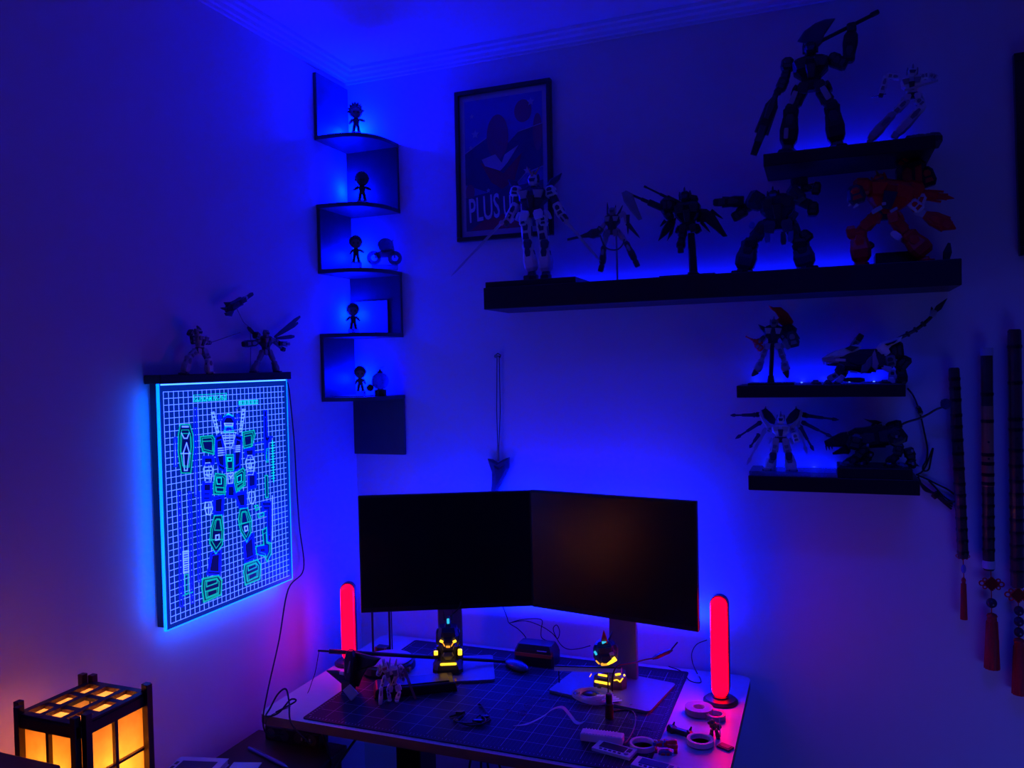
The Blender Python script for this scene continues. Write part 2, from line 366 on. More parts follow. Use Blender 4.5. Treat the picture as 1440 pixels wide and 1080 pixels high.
class Bot:
    """toy robot drawn in its shelf's plane: pt maps photo points to that plane (dd = metres towards the room)"""
    def __init__(s, label, anchor, d, zg, side='back', name='toy_robot', cat='toy robot', trim=None, group=None):
        s.side, s.d, s.zg, s.trim = side, d, zg, trim or TGREY
        s.F = Vector((0, -1, 0)) if side == 'back' else Vector((1, 0, 0))
        s.N = s.F; a = s.pt(*anchor); s.k = (a-CAM).dot(WV)/FPX
        base = Vector((a.x, a.y, zg)); s.t = thing(name, label, cat, base, group)
    def pt(s, px, py, dd=0.0): return wall(px, py, s.d+dd) if s.side == 'back' else left(px, py, s.d+dd)
    def seg(s, name, a, b, w, prof, m, dd=0.0, dep=.9, plate=True, parent=None, ball=False, db=None):
        A, B = s.pt(*a, dd), s.pt(*b, dd if db is None else db); w = w*s.k; P = [(q[0], q[1]*w, q[2]*w*dep) for q in prof]
        b_ = MB().use(m).loft(A, B, P, s.F)
        if plate:
            b_.use(s.trim)
            L = (B-A)
            b_.loft(A+L*.18+s.F*w*dep*.42, A+L*.50+s.F*w*dep*.44, [(0, w*.28, w*.22), (.5, w*.55, w*.24), (1, w*.4, w*.2)], s.F)
            b_.loft(A+L*.60+s.F*w*dep*.42, A+L*.82+s.F*w*dep*.42, [(0, w*.5, w*.2), (1, w*.62, w*.22)], s.F)
            W_ = L.cross(s.F).normalized()
            for sg in (-1, 1): b_.loft(A+L*.3+W_*sg*w*.42, A+L*.7+W_*sg*w*.46, [(0, w*.12, w*.3), (1, w*.18, w*.36)], s.F)
        if ball: b_.use(TDARK).ell(A, w*.38, 8, 6)
        return b_.build(name, None, parent or s.t)
    def poly(s, name, pts, th, m, dd=0.0, edge=.75, parent=None):
        return MB().use(m).poly([s.pt(*p, dd) for p in pts], s.F, th, edge).build(name, None, parent or s.t)
    def tube(s, name, pts, r, m, dd=0.0, sm=True, parent=None, n=8):
        P = [s.pt(*p, dd) for p in pts]
        if sm and len(P) > 2: P = smooth_path(P)
        return MB().use(m).tube(P, r, n).build(name, None, parent or s.t)
    def foot(s, ank, w, m, dd=0.0, out=0.0, h=None):
        A = s.pt(*ank, dd); w = w*s.k; G = Vector((A.x, A.y, s.zg)); W_ = s.F.cross(Z)
        D = (s.F+W_*out).normalized(); hh = max(A.z-s.zg, w*.35)
        b = MB().use(m)
        b.loft(G-D*w*.55+Z*hh*.38, G+D*w*.95+Z*hh*.28, [(0, w*.7, hh*.7), (.35, w*.95, hh*.76), (.75, w*.9, hh*.55, 0, 0), (1, w*.6, hh*.5)], Z)
        b.use(s.trim).loft(G+Z*hh*.45, G+Z*hh*1.15, [(0, w*.8, w*.75), (1, w*.55, w*.5)], s.F)
        # sole reaches the shelf
        b.use(TDARK).box(G+D*w*.2+Z*.0012, (w*.85, w*1.3, .0024), W_, D, Z)
        return b.build('foot', None, s.t)
    def head(s, a, b, w, m, eye=None, fin=None, ears=True, dd=.008):
        h = s.seg('head', a, b, w, HEADP, m, dd, 1.0, plate=False); A, B = s.pt(*a, dd), s.pt(*b, dd); w *= s.k; L = B-A; W_ = L.cross(s.F).normalized()
        MB().loft(A+L*.35+s.F*w*.45, A+L*.62+s.F*w*.45, [(0, w*.5, w*.22), (1, w*.72, w*.24)], s.F).build('visor', eye or TNAVY, h)
        if fin is not False:
            MB().use(fin or s.trim).loft(A+L*.75+s.F*w*.35, A+L*1.35-s.F*w*.1, [(0, w*.22, w*.5), (.6, w*.16, w*.45), (1, w*.08, w*.2)], s.F).build('crest', None, h)
        if ears:
            for sg in (-1, 1): MB().use(s.trim).loft(A+L*.3+W_*sg*w*.5, A+L*1.0+W_*sg*w*.52, [(0, w*.2, w*.4), (.6, w*.22, w*.42), (1, w*.1, w*.2)], s.F).build('ear_guard', None, h)
        return h
    def torso(s, wst, nck, w, m, vent=None, dep=.6, dd=0.0):
        o = s.seg('torso', wst, nck, w, TORSO, m, dd, dep, plate=False); A, B = s.pt(*wst, dd), s.pt(*nck, dd); ww = w*s.k; L = B-A; W_ = L.cross(s.F).normalized()
        for sg in (-1, 1): MB().use(vent or s.trim).loft(A+L*.5+W_*sg*ww*.26+s.F*ww*dep*.46, A+L*.82+W_*sg*ww*.28+s.F*ww*dep*.5, [(0, ww*.24, ww*.12), (1, ww*.38, ww*.14)], s.F).build('chest_plate', None, o)
        MB().use(TDARK).loft(A+L*.15+s.F*ww*dep*.3, A+L*.62+s.F*ww*dep*.5, [(0, ww*.2, ww*.2), (1, ww*.3, ww*.16)], s.F).build('cockpit_hatch', None, o)
        return o
    def skirt(s, wst, w, h, m, dd=0.0):
        A = s.pt(*wst, dd); w *= s.k; h *= s.k; W_ = Z.cross(s.F)
        MB().use(TDARK).loft(A-Z*h*.5, A+Z*h*.3, [(0, w*.5, w*.35), (1, w*.7, w*.5)], s.F).build('waist', None, s.t)
        for sg in (-1, 1):
            MB().use(m).loft(A+W_*sg*w*.27+s.F*w*.24+Z*h*.15, A+W_*sg*w*.34+s.F*w*.3-Z*h*.8, [(0, w*.3, w*.08), (.3, w*.42, w*.12), (1, w*.34, w*.1)], s.F).build('skirt_plate', None, s.t)
            MB().use(m).loft(A+W_*sg*w*.55+Z*h*.1, A+W_*sg*w*.72-Z*h*.7, [(0, w*.1, w*.35), (.4, w*.14, w*.45), (1, w*.1, w*.36)], s.F).build('side_skirt', None, s.t)

GR = 'robot models standing on the wall shelves'
# --- 1 dark robot with axe, top shelf
b = Bot('big black robot model raising an axe over its head on the highest shelf', (1140, 209), .10, ZU, trim=TDARK, group=GR)
b.torso((1141, 117), (1139, 80), 48, TBLACK, dep=.55); b.head((1139.5, 80), (1139.5, 60), 17, TBLACK, fin=False); b.skirt((1141, 120), 36, 16, TBLACK)
b.seg('shoulder_armor', (1108, 82), (1107, 100), 17, PAD, TBLACK); b.seg('upper_arm', (1108, 92), (1103, 114), 12, ARM, TBLACK); b.seg('forearm', (1104, 110), (1096, 128), 14, ARM, TBLACK, .01)
b.seg('shoulder_armor', (1166, 79), (1180, 87), 15, PAD, TBLACK); b.seg('upper_arm', (1168, 84), (1191, 92), 16, ARM, TBLACK); b.seg('forearm', (1193, 88), (1197, 46), 17, SHIN, TBLACK); b.seg('hand', (1198, 45), (1197, 33), 12, BLOCK, TBLACK, .004, plate=False)
b.seg('hand', (1097, 124), (1092, 132), 10, BLOCK, TBLACK, .012, plate=False)
b.seg('rifle', (1097, 117), (1059.5, 218), 18, CLUB, TBLACK, .016, .5)
ax = b.tube('axe_handle', [(1234, 17.5), (1148, 61)], .0052, TBLACK, .004, sm=False); b.seg('pommel', (1224, 22), (1236, 16), 6, BLOCK, TBLACK, .004, plate=False, parent=ax)
b.poly('axe_blade', [(1121.5, 58), (1131, 44), (1146, 33), (1160, 27.5), (1174.5, 26), (1166, 39), (1159, 49), (1157, 59), (1146, 70), (1135, 61)], .010, TNAVY, .004, .88, ax)
for (h, k, a, o) in (((1130, 124), (1113, 155), (1108, 205), .25), ((1153, 124), (1169, 150), (1177, 200), -.25)):
    b.seg('thigh', h, k, 17, THIGH, TBLACK, ball=True); b.seg('shin', (k[0], k[1]-4), a, 22, SHIN, TBLACK); b.seg('knee_guard', (k[0], k[1]+7), (k[0], k[1]-9), 15, PAD, TBLACK, .014, .6, plate=False); b.foot(a, 24, TBLACK, 0, o)
b.seg('backpack', (1128, 95), (1152, 95), 22, BLOCK, TDARK, -.03, .8, plate=False)
for p in (((1119, 128), (1112, 146), 7), ((1156, 122), (1166, 139), 8)): b.seg('hip_stripe', p[0], p[1], p[2], BLOCK, TDIM, .022, .3, plate=False)
b.seg('shin_marking', (1106, 180), (1105, 195), 6, BLOCK, TDIM, .025, .3, plate=False)
# --- 2 white leaning robot
b = Bot('small white robot model leaning to lunge beside the axe robot', (1270, 193), .10, ZU, trim=TGREY, group=GR)
b.torso((1282, 131), (1281, 108), 26, TWHITE, dep=.6); b.head((1282, 109), (1283.5, 95), 12, TWHITE); b.skirt((1283, 134), 20, 9, TWHITE)
b.seg('upper_arm', (1266, 109), (1246, 107), 8, ARM, TWHITE); b.seg('forearm', (1246, 107), (1239.5, 132), 8, ARM, TWHITE); b.seg('hand', (1240, 131), (1238, 137), 6, BLOCK, TDARK, plate=False)
b.tube('dagger', [(1246, 132), (1225, 137)], .0015, TSTEEL, sm=False)
b.seg('upper_arm', (1293, 109), (1306, 106), 9, ARM, TWHITE); b.seg('forearm', (1306, 106), (1317, 110), 8, ARM, TDIM)
b.tube('rifle', [(1272, 127), (1319, 113)], .003, TDIM, .03, sm=False)
b.seg('thigh', (1277, 140), (1255, 162), 10, THIGH, TWHITE); b.seg('shin', (1257, 159), (1223, 197), 12, SHIN, TDIM); b.foot((1222, 199), 10, TDIM)
b.seg('thigh', (1288, 140), (1299, 149), 11, THIGH, TWHITE); b.seg('shin', (1300, 147), (1262, 188), 12, SHIN, TWHITE); b.seg('foot', (1262, 187), (1256, 195), 10, BLOCK, TDIM, plate=False)
# rock stand under its rear leg
a = wall(1292, 205, .09); t = thing('rock_stand', 'black rough rock display stand at the right end of the highest shelf', 'stand', (a.x, a.y, ZU))
r_ = MB().use(TBLACK); 
for i in range(9):
    px = 1259+i*6.6; p = wall(px, 190, .09); hh = .012+.010*min(i, 5)/5+.006*random.random()
    r_.loft((p.x, p.y, ZU), (p.x+.003, p.y, ZU+hh), [(0, .035, .09), (.5, .032, .08+.02*random.random()), (1, .022, .05)], Vector((0, -1, 0)))
r_.build('rock', None, t); MB().use(TDARK).lathe((a.x, a.y, ZU), [(0, .05), (.004, .05), (.005, .047)], 20).build('base_disc', None, t)
# --- 3 white robot with two swords on a box plinth
p0, p1 = wall(685, 398, .17), wall(809, 390, .17)
tag(MB().bx((p0.x, -.185, ZL), (p1.x+.005, -.035, p0.z+.001)).build('plinth_box', BLACKWOOD, bevel=.002), 'low black box plinth on the left end of the long shelf', 'plinth')
zp = p0.z+.001
b = Bot('tall white robot model with a sword in each hand before the poster', (755, 385), .12, zp, trim=TNAVY, group=GR)
b.torso((750, 297), (750, 264), 40, TNAVY, vent=TDIM, dep=.6); b.head((750, 262), (750, 246), 14, TWHITE, fin=TGOLD); b.skirt((750, 299), 34, 14, TWHITE)
for sg in (-1, 1): b.seg('antenna', (750, 249), (750+sg*9, 234), 3, SPIKE, TGOLD, .012, .5, plate=False)
b.seg('shoulder_armor', (727, 262), (725, 277), 15, PAD, TWHITE); b.seg('upper_arm', (729, 268), (726, 288), 10, ARM, TDARK); b.seg('forearm', (727, 286), (714, 312), 12, ARM, TWHITE); b.seg('hand', (714, 310), (709, 317), 9, BLOCK, TDARK, .005, plate=False)
b.seg('shoulder_armor', (773, 262), (776, 277), 15, PAD, TWHITE); b.seg('upper_arm', (774, 268), (783, 288), 10, ARM, TDARK); b.seg('forearm', (782, 286), (791, 305), 12, ARM, TWHITE); b.seg('hand', (791, 303), (796, 310), 9, BLOCK, TDARK, .005, plate=False)
for A, B in (((716, 302), (634, 389)), ((789, 303), (845, 368))):
    sw = b.seg('sword', A, B, 6, [(0, .4, .6), (.10, .4, .6), (.11, 1.1, 1), (.14, 1.1, 1), (.15, .7, .5), (.9, .5, .4), (1, .05, .1)], TDIM, .03, .5, plate=False)
b.poly('wing', [(768, 262), (774, 252), (790, 243), (787, 252), (778, 262), (771, 270)], .006, TNAVY, -.02); b.poly('wing', [(730, 262), (726, 254), (714, 252), (718, 262), (728, 270)], .006, TNAVY, -.02)
b.seg('backpack', (741, 270), (760, 270), 18, BLOCK, TNAVY, -.03, .8, plate=False)
for (h, k, a, o) in (((740, 306), (742, 344), (748, 382), .2), ((761, 306), (766, 344), (768, 382), -.2)):
    b.seg('thigh', h, k, 15, THIGH, TWHITE, ball=True); b.seg('shin', (k[0], k[1]-3), a, 16, SHIN, TWHITE); b.seg('knee_guard', (k[0], k[1]+6), (k[0], k[1]-7), 11, PAD, TNAVY, .012, .5, plate=False); b.foot(a, 16, TDARK, 0, o)
b.seg('hip_armor', (735, 303), (737, 318), 11, PAD, TWHITE, .01, .8); b.seg('hip_armor', (764, 303), (765, 318), 11, PAD, TWHITE, .01, .8)
# --- 4 bow robot on a stand
b = Bot('slim grey robot model held up on a thin rod, next to sword robot', (868, 398), .11, ZL, trim=TDIM, group=GR)
b.torso((861, 322), (861, 302), 22, TDARK, dep=.6); b.head((861, 303), (861, 292), 9, TGREY, fin=False); b.skirt((861, 325), 18, 10, TGREY)
for A, B in (((855, 302), (854, 284)), ((864, 300), (866, 288)), ((869, 303), (876, 288))): b.seg('antenna', A, B, 3.5, SPIKE, TDARK, plate=False)
b.seg('upper_arm', (853, 309), (846, 321), 6, ARM, TDIM); b.seg('forearm', (846, 320), (840, 328), 9, ARM, TDARK)
bw = b.seg('cannon', (842, 327), (798, 337), 12, [(0, 1, 1), (.2, 1.1, 1), (.35, .6, .6), (.6, .3, .4), (1, .26, .3)], TDARK, .02, .7, plate=False)
b.tube('bow', [(844, 331), (848, 342), (853, 349), (862, 351.5), (870, 350), (876, 343), (878, 336)], .0022, TDARK, .025)
b.seg('upper_arm', (868, 308), (878, 298), 6, ARM, TDIM); b.seg('forearm', (877, 299), (882, 314), 5, ARM, TDIM)
b.poly('shield', [(874, 271), (881, 268), (889, 272), (896, 290), (903, 308), (898, 310), (886, 296), (877, 283)], .006, TGREY, .012)
b.seg('blade', (882, 314), (900, 335), 6, SPIKE, TDARK, .01, .5, plate=False); b.seg('blade', (883, 302), (883, 330), 5, SPIKE, TDARK, .01, .5, plate=False)
for h, k, a, f in (((855, 322), (849, 346), (847, 372), (844, 382)), ((866, 322), (880, 340), (893, 366), (897, 375))):
    b.seg('thigh', h, k, 7.5, THIGH, TDIM); b.seg('shin', k, a, 8, SHIN, TDARK); b.seg('foot', a, f, 7, BLOCK, TDARK, .004, plate=False)
st = b.tube('stand_rod', [(866.5, 330), (868.5, 399)], .0028, mat('clear_rod', (.3, .3, .35), .2), -.012, sm=False)
g = b.pt(868.5, 399, 0); MB().lathe((g.x, g.y, ZL), [(0, .026), (.003, .026), (.004, .022)], 20).build('stand_base', TDARK, b.t)
# --- 5 black winged robot on a flat stand
b = Bot('black winged robot model hovering on a thick black stand', (974, 390), .10, ZL, trim=TDARK, group=GR)
b.torso((968, 318), (966, 283), 36, TBLACK, dep=.6); b.head((964, 285), (963, 269), 14, TBLACK); b.seg('shoulder_armor', (973, 290), (976, 275), 12, PAD, TBLACK); b.skirt((968, 318), 24, 12, TBLACK)
b.seg('shoulder_armor', (950, 288), (930, 291), 20, PAD, TBLACK); b.seg('forearm', (932, 290), (944, 308), 12, ARM, TBLACK)
b.seg('cannon', (932, 293), (879, 270), 9, GUN, TBLACK, .012, .9, plate=False); b.seg('cannon', (957, 287), (906, 262), 7, GUN, TBLACK, -.01, .9, plate=False)
b.poly('wing', [(951, 306), (948, 318), (937, 330), (925.5, 339), (931, 322), (938, 311)], .006, TBLACK, -.01); b.poly('wing', [(950, 312), (946, 328), (938, 339), (942, 324)], .005, TBLACK, -.02)
b.poly('wing', [(978, 293), (994, 294), (1005, 302), (1014, 317), (1023, 332), (1017, 333), (1004, 322), (992, 312), (980, 312)], .008, TBLACK, -.01)
for A, B in (((1000, 296), (1017, 308)), ((986, 312), (999, 327)), ((1000, 299), (1012, 303)), ((936, 310), (928, 319))): b.seg('feather', A, B, 5, SPIKE, TBLACK, -.012, .6, plate=False)
b.seg('thigh', (961, 316), (959, 338), 12, THIGH, TBLACK); b.seg('shin', (959, 334), (957, 350), 11, SHIN, TBLACK); b.seg('foot', (957, 346), (957.5, 356), 8, BLOCK, TDARK, .006, plate=False)
b.seg('thigh', (976, 316), (982, 328), 9, THIGH, TBLACK)
b.seg('stand_column', (972, 328), (975.5, 388), 11, [(0, .8, .8), (.3, .9, .9), (.9, 1, 1), (1, 1.6, 1.5)], TBLACK, -.01, .9, plate=False)
p0, p1 = wall(928, 392, .15), wall(1006, 387, .15); MB().bx((p0.x, -.16, ZL), (p1.x, -.05, ZL+.007)).build('stand_base', TBLACK, b.t)
b.seg('stand_block', (975, 391), (976, 383), 16, BLOCK, TBLACK, -.01, .9, plate=False)
# --- 6 broad navy mech
b = Bot('broad dark navy robot model with guns spread wide beneath the highest shelf', (1090, 386), .11, ZL, trim=TDARK, group=GR)
b.torso((1095, 314), (1092, 274), 48, TNAVY, dep=.6); b.head((1088, 284), (1087, 268), 14, TNAVY, eye=TBLUE); b.skirt((1095, 314), 38, 18, TNAVY)
b.seg('shoulder_armor', (1075, 288), (1052, 278), 24, PAD, TNAVY, .01); b.seg('shoulder_armor', (1112, 282), (1126, 268), 26, PAD, TNAVY, .01)
b.seg('cannon', (1046, 283), (1003, 285), 14, [(0, 1, 1), (.3, 1.1, 1), (.6, .8, .8), (.95, .7, .8), (1, .5, .6)], TBLACK, .015, .8); b.seg('forearm', (1058, 288), (1037, 300), 13, ARM, TNAVY); b.seg('cannon', (1050, 296), (1030, 307), 13, BLOCK, TBLACK, .01, .8)
b.seg('cannon', (1112, 258), (1136, 254), 12, BLOCK, TNAVY, -.01, .8); b.seg('cannon', (1126, 266), (1153, 262), 10, GUN, TBLACK, .0, .9); b.seg('shield', (1150, 256), (1146, 274), 11, PAD, TBLACK, .01, .5)
b.seg('forearm', (1124, 282), (1142, 290), 13, ARM, TNAVY); b.seg('cannon', (1144, 284), (1143, 303), 14, PAD, TBLACK, .012, .8); b.seg('blade', (1136, 302), (1148, 305), 5, SPIKE, TBLUE, .012, .5, plate=False)
b.seg('upper_arm', (1120, 298), (1110, 312), 9, ARM, TNAVY, .012)
for A, B, m in (((1079, 324), (1079.5, 341), TBLUE), ((1101, 326), (1102, 344), TNAVY), ((1058, 312), (1057, 321), TBLUE), ((1113, 322), (1111, 340), TBLUE)): b.seg('thruster_tab', A, B, 7, PAD, m, .02, .5, plate=False)
for (h, k, a, o) in (((1077, 314), (1056, 343), (1046, 379), .3), ((1112, 318), (1125, 345), (1134, 375), -.3)):
    b.seg('thigh', h, k, 18, THIGH, TNAVY, ball=True); b.seg('shin', (k[0], k[1]-5), a, 25, SHIN, TNAVY); b.seg('knee_guard', (k[0], k[1]+8), (k[0], k[1]-9), 17, PAD, TBLACK, .016, .5, plate=False); b.foot(a, 27, TBLACK, 0, o)
b.seg('knee_guard', (1127, 326), (1140, 338), 14, PAD, TBLACK, .01, .8)
# --- 7 red robot lunging on a box
p0, p1 = wall(1231, 356, .10), wall(1300, 350, .10)
tag(MB().bx((p0.x, -.10, ZL), (p1.x, -.02, p0.z)).build('plinth_box', BLACKWOOD, bevel=.002), 'low black box plinth behind the red robot on the long shelf', 'plinth')
b = Bot('large red robot model lunging with spread wings at long shelf right end', (1240, 370), .13, ZL, trim=TRED, group=GR)
b.torso((1244, 302), (1256, 254), 60, TRED, vent=TRED, dep=.6); b.head((1240, 262), (1234, 246), 16, TRED, fin=TGOLD); b.skirt((1243, 302), 34, 16, TRED)
b.seg('shoulder_armor', (1226, 262), (1200, 266), 24, PAD, TRED, .02); b.seg('forearm', (1200, 262), (1207, 286), 22, PAD, TDARK, .03); b.seg('claw', (1200, 283), (1193, 290), 6, SPIKE, TWHITE, .03, plate=False); b.seg('claw', (1206, 287), (1200, 293), 5, SPIKE, TWHITE, .035, plate=False); b.seg('claw', (1195, 276), (1191, 284), 5, SPIKE, TWHITE, .03, plate=False)
b.seg('backpack', (1260, 252), (1302, 246), 44, PAD, TBLACK, -.045, .7); b.seg('thruster', (1262, 236), (1276, 222), 16, PAD, TBLACK, -.03, .8); b.seg('thruster', (1300, 236), (1308, 262), 18, PAD, TBLACK, -.03, .8)
b.seg('shoulder_armor', (1272, 262), (1296, 272), 22, PAD, TRED, .0); b.seg('wing_joint', (1278, 280), (1300, 286), 22, PAD, TWHITE, .0, .6)
b.seg('wing', (1286, 272), (1342, 279), 15, SPIKE, TRED, .0, .5); b.seg('wing', (1300, 302), (1344, 322), 20, [(0, .5, .8), (.3, 1, 1), (.7, .9, .9), (1, .1, .3)], TRED, .0, .5); b.seg('wing_root', (1286, 296), (1306, 304), 10, BLOCK, TWHITE, .0, .6, plate=False)
b.seg('forearm', (1280, 284), (1296, 296), 14, ARM, TWHITE, .01)
b.seg('thigh', (1236, 300), (1208, 327), 17, THIGH, TRED, .01, ball=True); b.seg('shin', (1206, 324), (1212, 368), 24, SHIN, TRED, .012); b.seg('knee_guard', (1198, 336), (1196, 318), 12, PAD, TRED, .025, .6, plate=False); b.foot((1212, 366), 20, TRED, .012, .2)
b.seg('calf_fin', (1218, 342), (1226, 350), 12, PAD, TBLACK, .0, .8)
b.seg('thigh', (1254, 304), (1276, 332), 17, THIGH, TRED, .0, ball=True); b.seg('shin', (1274, 328), (1303, 358), 24, SHIN, TRED, .0); b.seg('knee_guard', (1254, 326), (1266, 336), 9, PAD, TWHITE, .02, .5, plate=False); b.foot((1300, 362), 18, TRED, 0, -.4)
for A, B, w in (((1240, 291), (1226, 299), 6), ((1252, 298), (1262, 292), 4), ((1240, 287), (1246, 286), 4)): b.seg('belt_trim', A, B, w, BLOCK, TDIM, .045, .5, plate=False)
# loose antenna piece next to it
a = wall(1330, 364, .11); t = thing('toy_fin', 'small black upright fin piece on the right end of the long shelf', 'toy part', (a.x, a.y, ZL))
MB().loft((a.x, a.y, ZL), (a.x, a.y, ZL+.006), [(0, .018, .018), (1, .014, .014)], Vector((0, -1, 0))).build('foot_block', TBLACK, t)
MB().loft((a.x, a.y, ZL+.004), (a.x+.008, a.y, ZL+.05), [(0, .014, .008), (.5, .02, .008), (1, .006, .004)], Vector((0, -1, 0))).build('fin', TBLACK, t)
# --- 8 red-finned robot on a pole, shelf C
b = Bot('dark robot model with tall red fin posed on a post stand', (1084, 541), .09, ZC, trim=TGREY, group=GR)
b.torso((1087, 482), (1088, 457), 24, TDARK, vent=TDIM, dep=.6); b.head((1088, 460), (1088.5, 449), 9, TGREY); b.skirt((1087, 484), 20, 9, TDIM)
b.poly('red_fin', [(1080.5, 429.5), (1087, 432), (1098, 432), (1108, 440), (1116, 452), (1112, 460), (1100, 458), (1091, 451), (1096, 448), (1090, 439), (1083, 434)], .008, TRED, -.015, .8)
b.poly('wing', [(1066, 456), (1074, 459), (1084, 464), (1083, 472), (1074, 468), (1069, 463)], .006, TDARK, -.005); b.poly('wing', [(1096, 460), (1112, 455), (1121, 462), (1118, 474), (1108, 478), (1098, 472)], .008, TNAVY, -.008)
b.seg('upper_arm', (1079, 468), (1071, 480), 7, ARM, TDIM); b.seg('forearm', (1072, 479), (1060, 483), 9, ARM, TRED, .01); b.seg('rifle', (1066, 482), (1048.5, 473), 6, GUN, TRED, .016, .7, plate=False); b.seg('fist', (1070, 474), (1074, 478), 8, BLOCK, TDARK, .015, plate=False); b.seg('gauntlet', (1062, 484), (1072, 492), 9, PAD, TRED, .015, .7)
b.seg('upper_arm', (1098, 470), (1106, 480), 8, ARM, TDARK); b.seg('forearm', (1103, 478), (1111, 490), 9, ARM, TGREY, .01)
b.seg('shield', (1112, 466), (1118, 488), 14, PAD, TDARK, .012, .5); b.seg('fin', (1116, 468), (1125, 477), 6, SPIKE, TDARK, .0, .6, plate=False)
for h, k, a, f in (((1077, 487), (1071, 506), (1064, 522), (1057, 529)), ((1096, 487), (1103, 508), (1105, 522), (1108, 532))):
    b.seg('thigh', h, k, 8, THIGH, TDIM); b.seg('shin', k, a, 10, SHIN, TDIM); b.seg('foot', a, f, 9, SPIKE, TDARK, .004, .8, plate=False)
b.seg('calf_fin', (1104, 512), (1111, 519), 6, SPIKE, TDARK, plate=False)
b.seg('stand_post', (1086, 484), (1084, 533), 5.5, BLOCK, TBLACK, .012, 1, plate=False); b.seg('stand_block', (1084, 528), (1084, 542), 9, [(0, .8, .8), (1, 1.2, 1.2)], TBLACK, .012, 1, plate=False)
p0, p1 = wall(1052, 541, .14), wall(1117, 541, .14); MB().bx((p0.x, -.15, ZC), (p1.x, -.05, ZC+.006)).build('stand_base', TBLACK, b.t)
# --- 9 pale beast, shelf C
b = Bot('pale grey mechanical beast model with long raised tail on the shelf', (1215, 542), .08, ZC, name='toy_beast', cat='toy beast', trim=TDARK)
b.seg('body', (1180, 505), (1256, 508), 30, [(0, .6, .7), (.15, .9, 1), (.5, .9, 1), (.8, .8, .9), (1, .6, .6)], TDARK, 0, .8)
hd = b.seg('head', (1186, 500), (1156, 506), 17, [(0, .8, .8), (.25, 1.1, 1), (.6, .8, .8), (1, .3, .4)], TDIM, .004, .8, plate=False)
b.seg('jaw', (1182, 512), (1161, 513), 6, SPIKE, TDARK, .006, .9, plate=False, parent=hd); b.seg('brow_plate', (1178, 496), (1159, 503), 6, SPIKE, TWHITE, .014, .8, plate=False, parent=hd); b.seg('cheek_plate', (1175, 506), (1198, 507), 4, BLOCK, TWHITE, .02, .4, plate=False, parent=hd)
for i in range(3): b.seg('tooth', (1158.5+i*4, 508), (1159+i*4, 513.5), 2.5, SPIKE, TDIM, .008, .8, plate=False, parent=hd)
b.poly('mane_plate', [(1174, 494), (1190, 488), (1204, 484), (1212, 487), (1208, 492), (1194, 498), (1184, 502), (1172, 503)], .010, TWHITE, .018); b.poly('mane_plate', [(1188, 490), (1196, 486), (1208, 488), (1198, 494)], .006, TDARK, .026)
b.seg('dorsal_cannon', (1198, 488), (1211, 472), 9, BLOCK, TGREY, .0, .8); b.seg('muzzle', (1206, 479), (1212, 470), 8, BLOCK, TBLACK, .002, .9, plate=False)
b.poly('haunch_plate', [(1232, 490), (1238, 482), (1252, 478), (1269, 472.5), (1266, 480), (1254, 486), (1249, 491), (1252, 496), (1246, 501), (1240, 499)], .010, TWHITE, .018); b.poly('haunch_inset', [(1244, 484), (1254, 481), (1262, 478), (1258, 482), (1248, 486)], .006, TBLACK, .027)
b.poly('flank_plate', [(1230, 492), (1237, 512), (1232, 522), (1226, 516), (1226, 500)], .008, TDIM, .022); b.poly('flank_plate', [(1222, 503), (1226, 500), (1226, 514), (1219, 524), (1210, 526), (1212, 514)], .008, TGREY, .022)
b.seg('flank_rod', (1195, 522), (1206, 524), 3, BLOCK, TDIM, .024, .8, plate=False); b.seg('underbody', (1184, 534), (1216, 534), 6, PAD, TDARK, .012, .8); b.seg('belly', (1186, 514), (1226, 520), 12, BLOCK, TBLACK, .0, .9)
b.seg('rump', (1250, 494), (1270, 492), 24, PAD, TBLACK, -.012, .9); b.seg('rump', (1262, 506), (1276, 516), 22, PAD, TBLACK, -.012, .8)
b.seg('front_leg', (1184, 512), (1178, 528), 12, THIGH, TDARK, .012, ball=True); b.seg('front_shin', (1178, 526), (1164, 534), 9, SHIN, TDIM, .014)
b.seg('front_leg', (1190, 514), (1186, 530), 9, THIGH, TDIM, -.014); b.seg('front_shin', (1186, 528), (1178, 538), 8, SHIN, TWHITE, .022, plate=False)
for px, py, w, dd in ((1147, 540, 12, .02), (1164, 540, 10, .024), (1176, 541, 8, .02)): b.foot((px, py-5), w, TDARK, dd, -.3)
b.seg('hind_thigh', (1250, 500), (1254, 516), 14, THIGH, TGREY, .01, ball=True); b.poly('hind_plate', [(1240, 513), (1254, 516), (1252, 524), (1246, 522), (1239, 518)], .008, TWHITE, .02); b.seg('hind_shin', (1254, 520), (1256, 534), 9, SHIN, TDIM, .014); b.seg('hind_paw', (1253, 530), (1254, 541), 8, PAD, TWHITE, .02, .8, plate=False); b.foot((1244, 536), 12, mat('toy_brass', (.12, .07, .02), .4), .022, -.3)
b.seg('hind_leg', (1266, 512), (1268, 540), 14, SHIN, TBLACK, -.012, .8)
tl = b.tube('tail', [(1262, 477), (1270, 473), (1282, 467), (1292, 461), (1304, 451), (1312, 443)], .0046, TBLACK, .0)
for (q0, q1) in (((1275, 470.5), (1278, 469)), ((1286, 464.5), (1289, 463)), ((1297, 457), (1300, 454.5))): b.seg('tail_ring', q0, q1, 8, BLOCK, TDARK, .0, 1, plate=False, parent=tl)
b.seg('tail_claw', (1310, 446), (1314, 436), 8, PAD, TDIM, .0, .7, plate=False); b.seg('tail_blade', (1311, 441), (1310, 431), 5, SPIKE, TDARK, .0, .6, plate=False); b.seg('tail_blade', (1315, 438), (1332, 419.5), 8, [(0, .6, .7), (.3, 1, 1), (.6, .6, .8), (1, .06, .2)], TDARK, .0, .6, plate=False)
